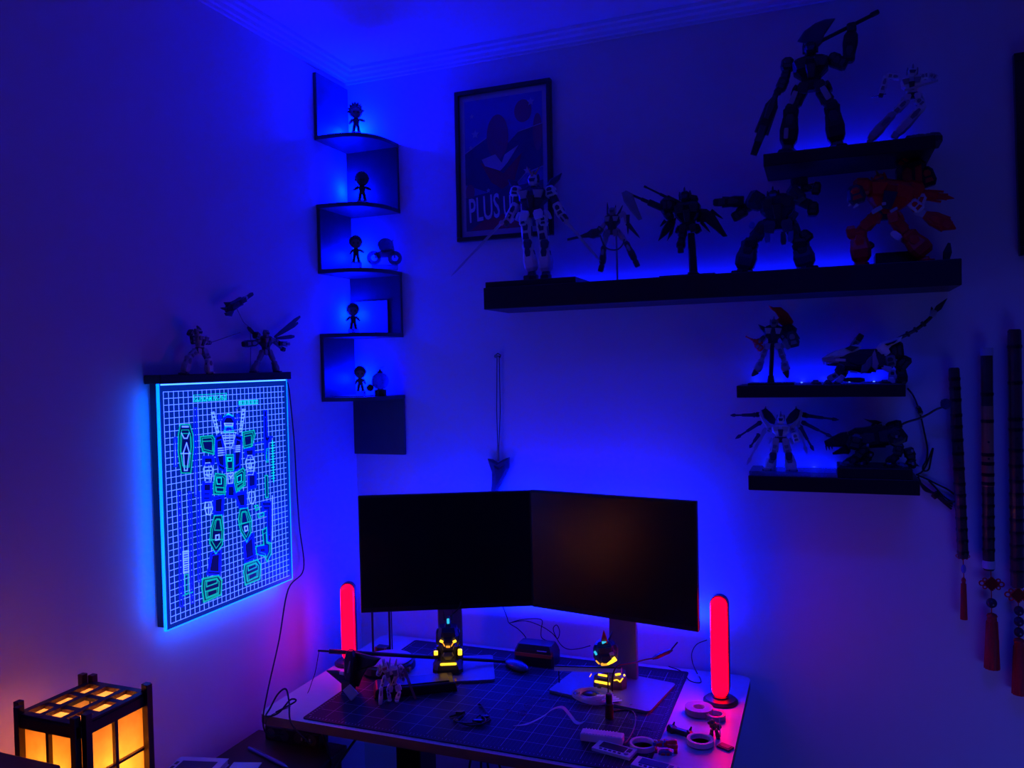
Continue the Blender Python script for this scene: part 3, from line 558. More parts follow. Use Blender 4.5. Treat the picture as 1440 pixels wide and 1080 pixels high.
# --- 10 white robot with fan of wing blades, clear block, shelf D
p0 = wall(1053.5, 662, .14); p1 = wall(1177, 662, .14)
CLEAR = mat('clear_acrylic', (.75, .78, .9), .06, trans=.93)
tag(MB().bx((p0.x, -.146, ZD_), (p1.x, -.02, p0.z)).build('acrylic_block', CLEAR, bevel=.0015), 'clear acrylic riser block at left on the lowest shelf', 'riser')
zq = p0.z
b = Bot('white robot model spreading a fan of long wing blades on clear block', (1097, 664), .095, zq, trim=TGREY, group=GR)
b.torso((1098, 615), (1098, 596), 24, TWHITE, vent=TDIM, dep=.6); b.head((1098, 596), (1098, 583), 9, TWHITE, fin=TGREY); b.skirt((1098, 617), 22, 10, TDIM)
for sg in (-1, 1):
    mx = (lambda px: px) if sg < 0 else (lambda px: 2*1098-px)
    P = [(1070, 577), (1077, 574), (1085, 581), (1091, 590), (1089, 597), (1082, 595), (1074, 588)]
    b.poly('shoulder_binder', [(mx(x), y) for x, y in P], .012, TNAVY, .0, .8); b.poly('binder_edge', [(mx(x), y) for x, y in ((1070, 575), (1072, 585), (1079, 594), (1086, 600), (1079, 602), (1072, 592), (1067, 582))], .006, TDIM, .008)
    b.seg('binder_spike', (mx(1076), 576), (mx(1077), 571), 3, SPIKE, TGREY, plate=False)
WB = [(0, .7, .8), (.08, 1.3, 1), (.16, .9, 1), (.55, .75, .8), (.57, .45, .6), (.8, .5, .6), (.82, .9, .8), (.9, .8, .8), (1, .15, .3)]
for A, B, m in (((1064, 583.5), (1027, 584), TNAVY), ((1071, 593), (1034, 617), TNAVY), ((1077, 602), (1050, 654), TDIM), ((1068, 610), (1054, 630), TNAVY), ((1130, 584), (1180, 590.5), TNAVY), ((1127, 593), (1171, 615), TNAVY), ((1120, 589), (1135, 638), TDIM), ((1124, 598), (1144.5, 634), TNAVY)):
    b.seg('wing_blade', A, B, 5.5, WB, m, -.008, .5, plate=False)
b.seg('wing_joint', (1068, 583), (1063, 583), 7, BLOCK, TBLACK, -.006, plate=False); b.seg('wing_joint', (1128, 583), (1134, 584), 7, BLOCK, TBLACK, -.006, plate=False)
b.seg('upper_arm', (1084, 600), (1080, 608), 7, ARM, TDIM); b.seg('upper_arm', (1113, 600), (1117, 610), 8, ARM, TDIM); b.seg('forearm', (1117, 608), (1121, 622), 9, ARM, TWHITE, .01)
for (h, k, a, o) in (((1091.5, 618), (1087, 642), (1081.5, 662), .25), ((1104, 618), (1109.5, 642), (1113.5, 662), -.25)):
    b.seg('thigh', h, k, 10, THIGH, TDIM, ball=True); b.seg('shin', (k[0], k[1]-3), a, 14, SHIN, TWHITE); b.seg('knee_guard', (k[0], k[1]+5), (k[0], k[1]-6), 9, PAD, TNAVY, .012, .5, plate=False); b.foot(a, 13, TDIM, 0, o)
# --- 11 black beast on a black box, shelf D
p0 = wall(1177.5, 657, .145); p1 = wall(1296, 664, .145)
tag(MB().bx((p0.x, -.148, ZD_), (p1.x-.02, -.02, p0.z)).build('display_box', BLACKWOOD, bevel=.002), 'black display box under the dark beast model on the lowest shelf', 'box')
zq = p0.z
b = Bot('black mechanical cat model with open jaws on a black box', (1235, 660), .075, zq, name='toy_beast', cat='toy beast', trim=TDARK)
b.seg('body', (1194, 618), (1264, 610), 30, [(0, .7, .8), (.15, 1, 1), (.45, .95, 1), (.75, .9, .9), (1, .6, .7)], TBLACK, 0, .8)
hd = b.seg('head', (1194, 616), (1160, 624), 20, [(0, .9, .9), (.25, 1.0, 1), (.6, .75, .9), (1, .35, .5)], TBLACK, .006, .9, plate=False)
b.seg('jaw', (1190, 632), (1171, 638), 8, [(0, 1.6, 1), (.5, .9, 1), (1, .3, .6)], TBLACK, .008, .9, plate=False, parent=hd); b.seg('cheek', (1191, 620), (1189, 638), 11, PAD, TBLACK, .0, .9, plate=False, parent=hd)
for i in range(3): b.seg('fang', (1161.5+i*4, 627), (1162.5+i*4, 634-i), 2.6, SPIKE, TDARK, .01, .8, plate=False, parent=hd)
b.seg('shoulder_armor', (1206, 610), (1200, 632), 20, PAD, TBLACK, .014, .7)
b.seg('front_leg', (1218, 628), (1204, 645), 13, THIGH, TBLACK, .016, ball=True); b.seg('front_shin', (1206, 642), (1188, 656), 12, SHIN, TBLACK, .018); b.seg('front_leg', (1224, 634), (1216, 650), 12, THIGH, TBLACK, -.012); b.seg('front_shin', (1218, 646), (1206, 657), 12, SHIN, TBLACK, .0)
b.foot((1190, 655), 15, TDARK, .024, -.35); b.foot((1205, 656), 13, TBLACK, .012, -.35)
b.seg('haunch', (1254, 602), (1266, 624), 24, PAD, TBLACK, .012, .7); b.seg('saddle', (1246, 600), (1268, 596), 12, PAD, TBLACK, .0, .9)
b.seg('hind_thigh', (1264, 624), (1262, 642), 13, THIGH, TBLACK, .014, ball=True); b.seg('hind_shin', (1262, 640), (1248, 652), 11, SHIN, TBLACK, .016); b.seg('hind_thigh', (1276, 630), (1282, 646), 14, THIGH, TBLACK, -.01); b.seg('hind_shin', (1282, 644), (1280, 658), 12, SHIN, TBLACK, -.01)
b.foot((1250, 654), 13, TBLACK, .02, -.35); b.foot((1268, 656), 12, TGREY, .02, -.35); b.foot((1281, 657), 13, TBLACK, -.006, -.35)
for x, y in ((1218.5, 626), (1259, 614), (1210, 652), (1281, 634), (1282, 652), (1223, 640)): b.seg('bolt', (x, y), (x+3.5, y), 4, BLOCK, TGREY, .034, .5, plate=False)
b.seg('dorsal_post', (1222, 606), (1230, 594), 4, BLOCK, TBLACK, plate=False); b.poly('dorsal_fin', [(1213.5, 588.5), (1222, 590.5), (1232, 591), (1241, 594), (1234, 597), (1226, 595)], .006, TBLACK)
tl = b.tube('tail', [(1264, 600), (1272, 595), (1282, 591.5), (1294, 588), (1306, 582), (1316, 576), (1324, 573)], .0028, TBLACK)
for i in range(6):
    g = i*math.pi/3; b.seg('tail_petal', (1330, 568), (1330+7.5*math.cos(g), 568+7.5*math.sin(g)), 7, PAD, TNAVY, .003*(i % 2), .6, plate=False, parent=tl)

# ================================================================ CABLES BY THE LOWER SHELVES
def cable(name, label, pts, r=.0022, m=None, cat='cable', flat=1.0, group=None):
    return tag(MB().tube(smooth_path(pts, 7), r, 8, flat=flat).build(name, m or RUBBER, smooth=True), label, cat, group)
Wd = lambda L, d: [wall(x, y, d) for x, y in L]
cable('power_cable', 'black cable hanging from the upper small shelf down into a loop', Wd([(1276, 546), (1284, 556), (1290, 570), (1294, 582), (1299, 604), (1304, 630), (1303, 646), (1298, 656), (1299, 662), (1306, 660), (1309, 646), (1312, 630), (1308, 640), (1302, 655), (1296, 664), (1288, 668)], .012))
a = wall(1293, 577, .012); tag(MB().loft(wall(1290, 571, .012), wall(1295.5, 583, .012), [(0, .008, .007), (.2, .013, .011), (.8, .013, .011), (1, .008, .007)], Vector((0, -1, 0))).build('inline_connector', BLACK), 'small black inline connector on the cable below the upper small shelf', 'connector')
cable('power_cable', 'black cable sweeping right off the lowest shelf to the flute', Wd([(1290, 668), (1302, 673), (1318, 681), (1334, 689), (1344, 698), (1345, 704), (1338, 705), (1326, 697), (1314, 684), (1306, 676)], .010))
bn = thing('cable_bundle', 'bundle of black cables tied together right of the lowest shelf', 'cable', wall(1318, 694, .012))
for i in range(4):
    o = i*1.6; MB().tube(smooth_path(Wd([(1286+o, 672-o*.4), (1300, 684+o), (1314+o, 695), (1326+o, 706-o*.3), (1338+o*.6, 716-o*2.2)], .006+.004*i), 6), .0026, 8).build('cable', RUBBER, bn)
MB().lathe(wall(1316, 696, .012), [(-.006, .011), (.006, .011)], 12, A=(wall(1326, 706, .012)-wall(1308, 690, .012))).build('tie', BLACK, bn)

# ================================================================ FLUTES
FL_D = mat('flute_dark_bamboo', (.085, .05, .045), .25, noise=.5, nscale=30); FL_B = wood('flute_brown_bamboo', (.34, .17, .07), (.48, .26, .11), .3, 'Z', 20)
BIND = mat('flute_binding', (.008, .006, .008), .3); TASS = mat('red_silk', (.60, .012, .015), .6, noise=.25, nscale=200); BEAD = mat('dark_glass_bead', (.05, .02, .05), .1); IVORY = mat('ivory_cap', (.55, .55, .6), .4)
def flute(label, a, b, w, bands, caps, body, mid=None):
    d = .022; A, B = wall(*a, d), wall(*b, d); k = (A-CAM).dot(WV)/FPX; r = w*k/2; L = B-A; ax = L.normalized()
    t = thing('bamboo_flute', label, 'flute', (B.x, B.y, B.z))
    MB().lathe(A, [(0, r*.8), (.004, r), (L.length-.004, r), (L.length, r*.8)], 14, A=ax).build('tube', body, t, smooth=False)
    if mid: MB().lathe(A+L*mid[0], [(0, r*1.02), (L.length*(mid[1]-mid[0]), r*1.02)], 14, A=ax).build('bamboo_section', FL_B, t)
    for f in bands: MB().lathe(A+L*f, [(0, r*1.06), (.004, r*1.10), (.009, r*1.06)], 14, A=ax).build('binding', BIND, t)
    for f in caps: MB().lathe(A+L*f, [(0, r*1.05), (L.length*.02, r*1.08), (L.length*.035, r*1.05)], 14, A=ax).build('end_cap', IVORY, t)
    for i in range(6): MB().lathe(A+L*(.42+i*.075)+Vector((0, -r*1.01, 0)), [(-.0008, .0028), (.0006, .0028)], 10, A=(0, -1, 0)).build('finger_hole', BLACK, t)
    MB().lathe(A+L*.02, [(-.02, .0016), (0, .0016)], 8, A=(0, -1, 0)).build('nail', TSTEEL, t)
    return t, k
def knot(t, k, c, w, d=.026):
    C = wall(*c, d); s_ = w*k; o = MB().use(TASS); F = Vector((0, -1, 0))
    for i in range(-2, 3):
        for sg in (1, -1):
            u = (X*sg+Z).normalized(); v = (X*-sg+Z).normalized(); o.box(C+v*i*s_*.09, (s_*.52, s_*.075, .004), u, v, F)
    for g in (0, 180): o.tube([C+X*(math.cos(math.radians(g))*s_*.40)+X*(s_*.11*math.cos(q))+Z*(s_*.11*math.sin(q)) for q in [i*math.pi/5 for i in range(10)]], s_*.035, 6, closed=True)
    for g in (35, 145, 215, 325): o.tube([C+X*(math.cos(math.radians(g))*s_*.34)+Z*(math.sin(math.radians(g))*s_*.30)+X*(s_*.08*math.cos(q))+Z*(s_*.08*math.sin(q)) for q in [i*math.pi/5 for i in range(10)]], s_*.03, 6, closed=True)
    o.build('red_knot', None, t); return C
def tassel(t, k, top, bot, w, d=.026):
    A, B = wall(*top, d), wall(*bot, d); r = w*k/2
    o = MB().use(TASS).lathe(A, [(0, r*.25), (.003, r*.6), (.008, r*.75), (.012, r*.62), ((A-B).length*.5, r*.92), ((A-B).length, r)], 14, A=(B-A))
    for i in range(12):
        g = 2*math.pi*i/12; e = X*math.cos(g)*r+Y*math.sin(g)*r; o.tube([A+(B-A)*.15+e*.72, B+e*1.02], .0012, 5)
    o.build('tassel', None, t)
def cord(t, pts, d=.026): MB().tube(Wd(pts, d), .0012, 6).build('cord', TASS, t)
t, k = flute('shortest dark bamboo flute, hung leftmost, tilted with a thin tassel', (1341.5, 517), (1354.5, 785), 14, [.05, .1, .16, .24, .3, .37, .44, .52, .6, .66, .72, .78, .84, .9, .96], [], FL_D)
cord(t, [(1353, 768), (1354.5, 790), (1355.5, 815)]); knot(t, k, (1354, 782), 17); MB().ell(wall(1355, 800, .026), (.006, .006, .012)).build('bead', mat('pale_bead', (.2, .2, .5), .15), t); tassel(t, k, (1355, 812), (1355.5, 871), 8)
t, k = flute('middle bamboo flute with white end caps and a round bead tassel', (1387.5, 489), (1390.5, 802), 15, [.20, .32, .47, .51, .56, .60, .65, .70, .75, .80, .85, .9], [.0, .955], FL_D, (.26, .62))
cord(t, [(1393, 796), (1394, 820), (1394.5, 865)]); knot(t, k, (1394.5, 821), 30); MB().use(BEAD).ell(wall(1394.5, 848, .026), (.013, .013, .013)).build('bead', None, t, smooth=True); tassel(t, k, (1395, 862), (1395, 940), 19)
t, k = flute('tallest black bamboo flute at right with three beads over its tassel', (1426.5, 463), (1431, 826), 17, [.06, .2, .34, .38, .46, .52, .58, .63, .68, .73, .78, .83, .88, .93], [], FL_D)
cord(t, [(1430, 818), (1432, 838), (1433, 905)]); knot(t, k, (1432, 837), 32)
for y in (859, 874, 889): MB().use(BEAD).ell(wall(1433, y, .026), (.012, .012, .013)).build('bead', None, t, smooth=True)
tassel(t, k, (1433, 897), (1434, 976), 19)

# ================================================================ FRAMES ON THE BACK WALL
def picture(label, corners, d, fw, name='framed_poster'):
    tl, tr, bl, br = [wall(*c, d) for c in corners]; c = (tl+tr+bl+br)/4
    U = ((tr-tl)+(br-bl)).normalized(); U = Vector((U.x, 0, U.z)).normalized(); V = Vector((-U.z, 0, U.x)); N = Vector((0, -1, 0))
    w = ((tr-tl).length+(br-bl).length)/2; h = ((tl-bl).length+(tr-br).length)/2; c = Vector((c.x, -d, c.z))
    t = thing(name, label, 'picture', c-V*h/2)
    for sg in (-1, 1):
        MB().box(c+V*sg*(h-fw)/2+N*-.006, (w, fw, .020), U, V, N).build('frame_rail', BLACK, t, bevel=.0015)
        MB().box(c+U*sg*(w-fw)/2+N*-.006, (fw, h-2*fw, .020), U, V, N).build('frame_rail', BLACK, t, bevel=.0015)
    return t, c, U, V, N, w, h
t, c, U, V, N, w, h = picture('black framed poster lettered PLUS ULTRA left of the wall shelves', ((637, 130), (773, 110), (645, 341), (778, 329)), .018, .014)
bk = c-N*.010
MB().box(bk, (w-.02, h-.02, .004), U, V, N).build('mount_board', mat('poster_white', (.50, .50, .52), .7), t)
iw, ih = w-.062, h-.066; P = lambda u, v, dz=.0: c-N*(.0078-dz)+U*(u*iw)+V*(v*ih)   # u,v in -.5...5
po = MB().use(mat('poster_blue', (.10, .11, .42), .6)).box(P(0, 0), (iw, ih, .0004), U, V, N).build('print', None, t)
# generic printed shapes: sunburst rays, a big disc and swooping bands
q = MB().use(mat('poster_navy', (.03, .03, .13), .6))
def flat(b_, pts, dz): b_.add([P(u, v, dz) for u, v in pts], [list(range(len(pts)))])
flat(q, [(-.5, .10), (-.22, .20), (.02, .12), (.20, .22), (.5, .26), (.5, -.06), (.28, -.10), (.12, -.20), (-.10, -.24), (-.5, -.14)], .0008)
flat(q, [(-.5, -.24), (.5, -.16), (.5, -.5), (-.5, -.5)], .0006); q.build('dark_band', None, po)
q = MB().use(mat('poster_red', (.30, .02, .07), .6)); flat(q, [(-.30, .02), (.0, -.08), (.24, .06), (.14, -.14), (-.02, -.20), (-.16, -.14)], .0012)
flat(q, [(-.46, -.5), (-.2, -.40), (.05, -.38), (.28, -.5)], .0012); q.build('red_swoosh', None, po)
q = MB().use(mat('poster_brown', (.24, .06, .13), .6))
flat(q, [(-.07+.14*math.cos(g), .20+.17*math.sin(g)) for g in [i*math.pi/16 for i in range(32)]], .0012); flat(q, [(.26+.11*math.cos(g), .37+.085*math.sin(g)) for g in [i*math.pi/12 for i in range(24)]], .0012); flat(q, [(.44+.06*math.cos(g), .20+.14*math.sin(g)) for g in [i*math.pi/12 for i in range(24)]], .0012); flat(q, [(-.44+.06*math.cos(g), -.20+.06*math.sin(g)) for g in [i*math.pi/12 for i in range(24)]], .0012); q.build('plum_shapes', None, po, kind='stuff')
q = MB().use(mat('poster_pale', (.42, .42, .50), .6))
flat(q, [(-.28, .04), (-.10, .07), (-.02, .0), (.02, .06), (.20, .12), (.06, .0), (-.04, -.06), (-.24, -.01)], .0016)
for (u, v, r, kf) in ((-.36, .24, .055, .45), (.36, .43, .05, .45), (-.40, .38, .03, .5), (-.42, .14, .03, .5), (.30, -.08, .05, .4), (-.2, -.2, .03, .5)):
    flat(q, [(u+r*(1 if i % 2 == 0 else kf)*math.sin(i*math.pi/5), v+r*.68*(1 if i % 2 == 0 else kf)*math.cos(i*math.pi/5)) for i in range(10)], .0014)
q.strip([P(-.5, .10, .0012), P(-.22, .20, .0012)], N, .0028, .0004); q.strip([P(.5, -.06, .0012), P(.28, -.10, .0012), P(.12, -.20, .0012)], N, .0028, .0004); q.strip([P(.20, .22, .0012), P(.5, .26, .0012)], N, .0022, .0004)
q.build('pale_shapes', None, po)
R15 = math.radians(6); TU = U*math.cos(R15)+V*math.sin(R15); TV = V*math.cos(R15*.3)-U*math.sin(R15*.3)
q = MB().use(mat('poster_navy', (.03, .03, .13), .6)); q.text('PLUS', P(-.47, -.447, .0018), TU, TV, N, ih*.205, width=iw*.44, bold=.045); q.text('ULTRA', P(-.015, -.42, .0018), TU, TV, N, ih*.175, width=iw*.50, bold=.045); q.build('letter_outline', None, po)
q = MB().use(mat('poster_letter', (.75, .75, .80), .6)); q.text('PLUS', P(-.45, -.44, .0020), TU, TV, N, ih*.19, width=iw*.40, bold=.012); q.text('ULTRA', P(.0, -.415, .0020), TU, TV, N, ih*.16, width=iw*.47, bold=.012); q.build('lettering', None, po)
# dark frame cut by the right edge of the photo
t, c, U, V, N, w, h = picture('plain dark framed picture high on the wall above the flutes', ((1427.5, 77), (1640, 40), (1432, 358), (1640, 345)), .018, .022, 'dark_picture')
MB().box(c-N*.008, (w-.03, h-.03, .004), U, V, N).build('dark_print', mat('dark_print', (.01, .01, .012), .5), t)

# ================================================================ HANGING PENDANT
d = .012; t = thing('lanyard_pendant', 'blue arrowhead pendant on a lanyard hanging above the monitors', 'pendant', wall(703, 690, d))
MB().lathe(wall(700, 501, .0), [(0, .0035), (.014, .0035), (.015, .006), (.018, .006)], 10, A=(0, -1, 0)).build('nail', TSTEEL, t)
MB().tube([wall(699, 500, d), wall(698.5, 578, d), wall(700, 628, d), wall(700, 645, d)], .0016, 6).build('strap', BLACK, t); MB().tube([wall(702, 500, d), wall(703.5, 578, d), wall(701.5, 628, d), wall(701, 645, d)], .0016, 6).build('strap', BLACK, t)
MB().tube([wall(698, 503, d), wall(697, 499, d), wall(700, 497, d), wall(704, 499, d), wall(703, 503, d)], .002, 6).build('loop', BLACK, t)
MB().loft(wall(700.5, 626, d), wall(700.5, 648, d), [(0, .006, .006), (1, .008, .007)], Vector((0, -1, 0))).build('clasp', TSTEEL, t)
PEN = mat('pendant_blue', (.06, .07, .12), .35, noise=.6, nscale=90)
MB().use(PEN).poly([wall(x, y, d+.004) for x, y in ((686, 645), (692, 646), (700, 651), (708, 646), (716, 643), (715.5, 658), (709, 671), (700, 688), (695, 700), (690, 698), (692, 680), (692, 664), (689, 655))], Vector((0, -1, 0)), .012, .8).build('arrowhead', None, t)
MB().use(TDARK).poly([wall(x, y, d+.012) for x, y in ((694, 655), (701, 660), (709, 654), (706, 668), (697, 684), (697, 668))], Vector((0, -1, 0)), .004, .8).build('inset', None, t)

# ================================================================ EDGE-LIT ACRYLIC PANEL (left wall)
PXd = .035; TLp, TRp, BLp, BRp = left(221, 540, PXd), left(401, 534, PXd), left(233, 885, PXd), left(404, 815, PXd)
y0, y1, z0, z1 = -.921, -.432, 1.038, 1.637
t = thing('illuminated_sign', 'edge-lit acrylic panel with a robot drawing glowing on the left wall', 'lamp', (PXd, (y0+y1)/2, z0))
PLATE = mat('lit_acrylic', (.004, .010, .05), .25, emit=(0, .022, .36), es=.80)
MB().bx((PXd-.003, y0, z0), (PXd+.003, y1, z1)).build('acrylic_plate', PLATE, t)
EDGE = mat('lit_edge', (.1, .2, .3), .3, emit=(.0, .09, 1.0), es=5); EDGEB = mat('lit_edge_bright', (.1, .2, .3), .3, emit=(.04, .18, 1.0), es=4.5)
MB().bx((PXd-.004, y0-.003, z0), (PXd+.0035, y0, z1)).build('edge_left', EDGE, t); MB().bx((PXd-.004, y1, z0), (PXd+.0035, y1+.003, z1)).build('edge_right', EDGE, t); MB().bx((PXd-.004, y0-.003, z0-.003), (PXd+.0035, y1+.003, z0)).build('edge_bottom', EDGE, t)
tb = MB().bx((.0005, y0-.010, z1), (PXd+.018, y1+.006, z1+.022)).build('light_bar', BLACK, t, bevel=.002)
MB().bx((.006, y0+.002, z0+.004), (PXd-.008, y0+.008, z1)).build('side_channel', mat('dark_channel', (.01, .012, .05), .4), t)
MB().bx((PXd-.004, y0+.004, z1-.004), (PXd+.0045, y1-.004, z1-.0005)).build('lit_top_edge', EDGEB, t)
area('side_panel_light', (PXd-.006, (y0+y1)/2, (z0+z1)/2), (.47, .58), .42, (0.0, .085, 1.0), (-1, 0, 0))
area('side_edge_light', (PXd-.004, y0-.006, (z0+z1)/2), (.006, .56), .30, (0.0, .085, 1.0), (-.6, -.8, 0)); area('bottom_edge_light', (PXd-.004, (y0+y1)/2, z0-.006), (.006, .46), .30, (0.0, .085, 1.0), (-.6, 0, -.8))
LW = mat('engraved_white', (.3, .4, .6), .4, emit=(.028, .066, 1.0), es=6.2); LG = mat('engraved_green', (.0, .3, .3), .4, emit=(.0, .52, .50), es=.75); LB = mat('engraved_blue', (0, .0, .3), .4, emit=(.0, .004, 1.0), es=2.6); LC = mat('engraved_cyan', (.1, .4, .5), .4, emit=(.0, .85, .85), es=.85)
F1 = PXd+.003; YW, ZH = y1-y0, z1-z0
def pp(px, py): return left(px, py, F1)
U, V, N = Y, Z, X
g = MB(); s_ = .0162
n = int((YW-.02)/s_); 
for i in range(n+1): g.box((F1+.0002, y0+.012+i*s_, (z0+z1)/2-.004), (.0004, .0012, ZH-.03))
for i in range(int((ZH-.03)/s_)+1): g.box((F1+.0002, (y0+y1)/2, z0+.012+i*s_), (.0004, YW-.024, .0012))
g.build('engraved_grid', LW, t, kind='stuff')
OPQ = mat('panel_dark', (.002, .006, .035), .3, emit=(0, .004, .15), es=.6)
def crop1(x, y): return (220+x*190/1282, 540+y*160/1080)
def crop2(x, y): return (220+x*190/1026, 690+y*200/1080)
art = {'drawing_green': (MB(), LG), 'drawing_blue': (MB(), LB), 'drawing_white': (MB(), LW), 'drawing_cyan': (MB(), LC)}
fill = MB()
def line(kind, pts, cf, w=.0034, close=True, fl=False):
    P_ = [left(*cf(*p), F1+.0005) for p in pts]
    if fl: fill.add([p+X*.0001 for p in P_], [list(range(len(P_)))])
    art[kind][0].strip(P_+([P_[0]] if close else []), X, w*.62 if w > .0045 else w*.85, .0006)
    if close and w > .0045:
        c_ = sum(P_, Vector())/len(P_); Q_ = [c_+(p-c_)*.74 for p in P_]; art[kind][0].strip(Q_+[Q_[0]], X, w*.36, .0006)
    return P_
G, B_, W_, C_ = 'drawing_green', 'drawing_blue', 'drawing_white', 'drawing_cyan'
# shield at left
line(G, [(225, 385), (315, 385), (345, 480), (350, 600), (325, 845), (235, 845), (205, 640), (208, 480)], crop1, .005, fl=True); line(G, [(240, 470), (320, 470), (325, 600), (310, 790), (255, 790), (232, 640)], crop1, .0025); line(W_, [(245, 405), (300, 405)], crop1, .006, False); line(W_, [(235, 465), (262, 515), (290, 515), (310, 465)], crop1, .003, False); line(W_, [(255, 650), (285, 560), (310, 650), (290, 820), (265, 820)], crop1, .003); line(W_, [(230, 660), (325, 660)], crop1, .003, False)
line(B_, [(170, 510), (190, 510), (190, 780), (170, 780)], crop1, .004); line(B_, [(355, 230), (380, 230), (385, 1060), (365, 1060)], crop1, .004); line(B_, [(1020, 250), (1045, 250), (1050, 500), (1100, 500), (1060, 560), (1060, 720), (1030, 720), (1020, 480)], crop1, .006, fl=True)
# head (plain visor and round dome, two antenna stacks), chest, shoulders
line(B_, [(620, 350), (650, 300), (720, 300), (750, 350), (750, 430), (620, 430)], crop1, .005, fl=True); line(C_, [(640, 310), (680, 285), (725, 305)], crop1, .006, False); line(W_, [(645, 375), (725, 375), (722, 395), (650, 395)], crop1, .004); line(G, [(650, 405), (720, 405), (735, 460), (640, 460)], crop1, .005); line(B_, [(590, 345), (590, 300), (610, 300), (610, 345)], crop1, .004); line(B_, [(762, 340), (762, 290), (780, 290), (780, 340)], crop1, .004)
for i in range(6):
    line(W_, [(525+i*8, 280+i*34), (550+i*8, 278+i*34)], crop1, .004, False); line(W_, [(815-i*5, 255+i*34), (838-i*5, 253+i*34)], crop1, .004, False)
line(W_, [(520, 270), (545, 265), (590, 460), (570, 470)], crop1, .0025); line(W_, [(815, 240), (842, 240), (810, 450), (790, 455)], crop1, .0025)
for pts in ([(415, 500), (530, 490), (550, 520), (545, 665), (440, 640), (420, 560)], [(815, 460), (925, 440), (935, 480), (905, 590), (830, 612), (820, 520)]): line(G, pts, crop1, .006, fl=True)
line(G, [(435, 545), (530, 540), (540, 650)], crop1, .003, False); line(G, [(830, 500), (900, 485), (900, 580)], crop1, .003, False)
line(B_, [(560, 500), (620, 480), (650, 660), (650, 830), (590, 800), (560, 650)], crop1, .006, fl=True); line(B_, [(750, 480), (810, 500), (805, 650), (790, 800), (735, 830), (735, 640)], crop1, .006, fl=True)
line(W_, [(615, 465), (755, 460), (715, 600), (655, 600)], crop1, .003)
for i in range(4): line(W_, [(625+i*8, 490+i*26), (748-i*9, 484+i*26)], crop1, .003, False)
for i in range(4): line(W_, [(585, 612+i*22), (648, 606+i*22)], crop1, .0035, False); line(W_, [(735, 590+i*18), (792, 585+i*18)], crop1, .0035, False)
line(G, [(655, 675), (732, 672), (730, 820), (670, 825)], crop1, .006, fl=True); line(C_, [(675, 700), (710, 698), (710, 730), (678, 732)], crop1, .004); line(W_, [(675, 850), (730, 845), (722, 940), (680, 945)], crop1, .003); line(W_, [(690, 870), (705, 890), (720, 865)], crop1, .004, False)
# arms
for pts in ([(440, 690), (540, 690), (545, 760), (440, 770)], [(835, 620), (930, 610), (925, 680), (845, 700)], [(440, 930), (525, 930), (520, 1070), (435, 1070)], [(865, 850), (945, 840), (945, 980), (870, 1000)]): line(B_, pts, crop1, .007, fl=True)
for (x, y) in ((490, 760), (890, 690)):
    line(W_, [(x-25, y-10), (x+15, y-12), (x+45, y+50), (x+25, y+170), (x-25, y+172), (x-45, y+50)], crop1, .0028)
    for i in range(4): line(W_, [(x-30, y+30+i*36), (x+30, y+26+i*36)], crop1, .003, False)
    line(W_, [(x-12, y+60), (x+10, y+60), (x+10, y+110), (x-12, y+110)], crop1, .003)
# hip plates
for pts in ([(560, 850), (640, 860), (660, 880), (650, 1050), (545, 1045), (540, 960)], [(745, 850), (820, 800), (838, 820), (840, 960), (755, 1030), (740, 940)]): line(G, pts, crop1, .006, fl=True)
line(C_, [(570, 890), (615, 890), (615, 950), (575, 950)], crop1, .003); line(C_, [(765, 880), (805, 860), (805, 920), (768, 935)], crop1, .003); line(G, [(565, 980), (640, 985), (640, 1030), (568, 1025)], crop1, .004); line(G, [(760, 960), (825, 925), (825, 965), (765, 1005)], crop1, .004)
line(B_, [(670, 960), (735, 950), (760, 1075), (670, 1078)], crop1, .006, fl=True)
# hands, thighs, shins, feet
line(W_, [(370, 90), (415, 85), (425, 140), (410, 185), (380, 180), (365, 130)], crop2, .003); line(W_, [(395, 100), (395, 175)], crop2, .003, False); line(W_, [(370, 130), (420, 125)], crop2, .003, False); line(W_, [(705, 10), (740, 8), (748, 60), (735, 100), (712, 95), (700, 50)], crop2, .003); line(W_, [(722, 15), (722, 95)], crop2, .003, False)
for pts in ([(345, 5), (415, 5), (415, 75), (345, 75)], [(435, 50), (510, 35), (505, 180), (435, 180)], [(590, 20), (680, 5), (680, 130), (630, 130)], [(415, 470), (490, 455), (485, 640), (385, 635)], [(660, 400), (735, 320), (750, 510), (672, 545)]): line(B_, pts, crop2, .007, fl=True)
for pts in ([(440, 190), (495, 185), (510, 300), (500, 410), (450, 480), (405, 400), (412, 290)], [(635, 140), (690, 130), (722, 230), (715, 320), (685, 390), (640, 310), (622, 220)]): line(G, pts, crop2, .006, fl=True)
line(G, [(455, 215), (480, 215), (490, 300), (440, 300)], crop2, .003); line(G, [(650, 160), (675, 155), (695, 240), (645, 250)], crop2, .003); line(W_, [(450, 340), (475, 335), (475, 370), (450, 375)], crop2, .004); line(W_, [(668, 275), (690, 268), (692, 300), (672, 308)], crop2, .004); line(G, [(400, 375), (510, 370)], crop2, .004, False); line(G, [(622, 260), (720, 232)], crop2, .004, False)
for pts in ([(350, 670), (470, 645), (495, 680), (490, 790), (360, 845), (345, 740)], [(670, 560), (765, 525), (790, 560), (785, 670), (675, 715), (662, 620)]): line(G, pts, crop2, .008, fl=True)
line(G, [(380, 690), (460, 670), (460, 700), (380, 730)], crop2, .004); line(G, [(375, 765), (470, 735), (470, 785), (378, 820)], crop2, .005); line(G, [(695, 575), (755, 552), (758, 580), (697, 608)], crop2, .004); line(G, [(690, 640), (770, 605), (768, 650), (692, 690)], crop2, .005)
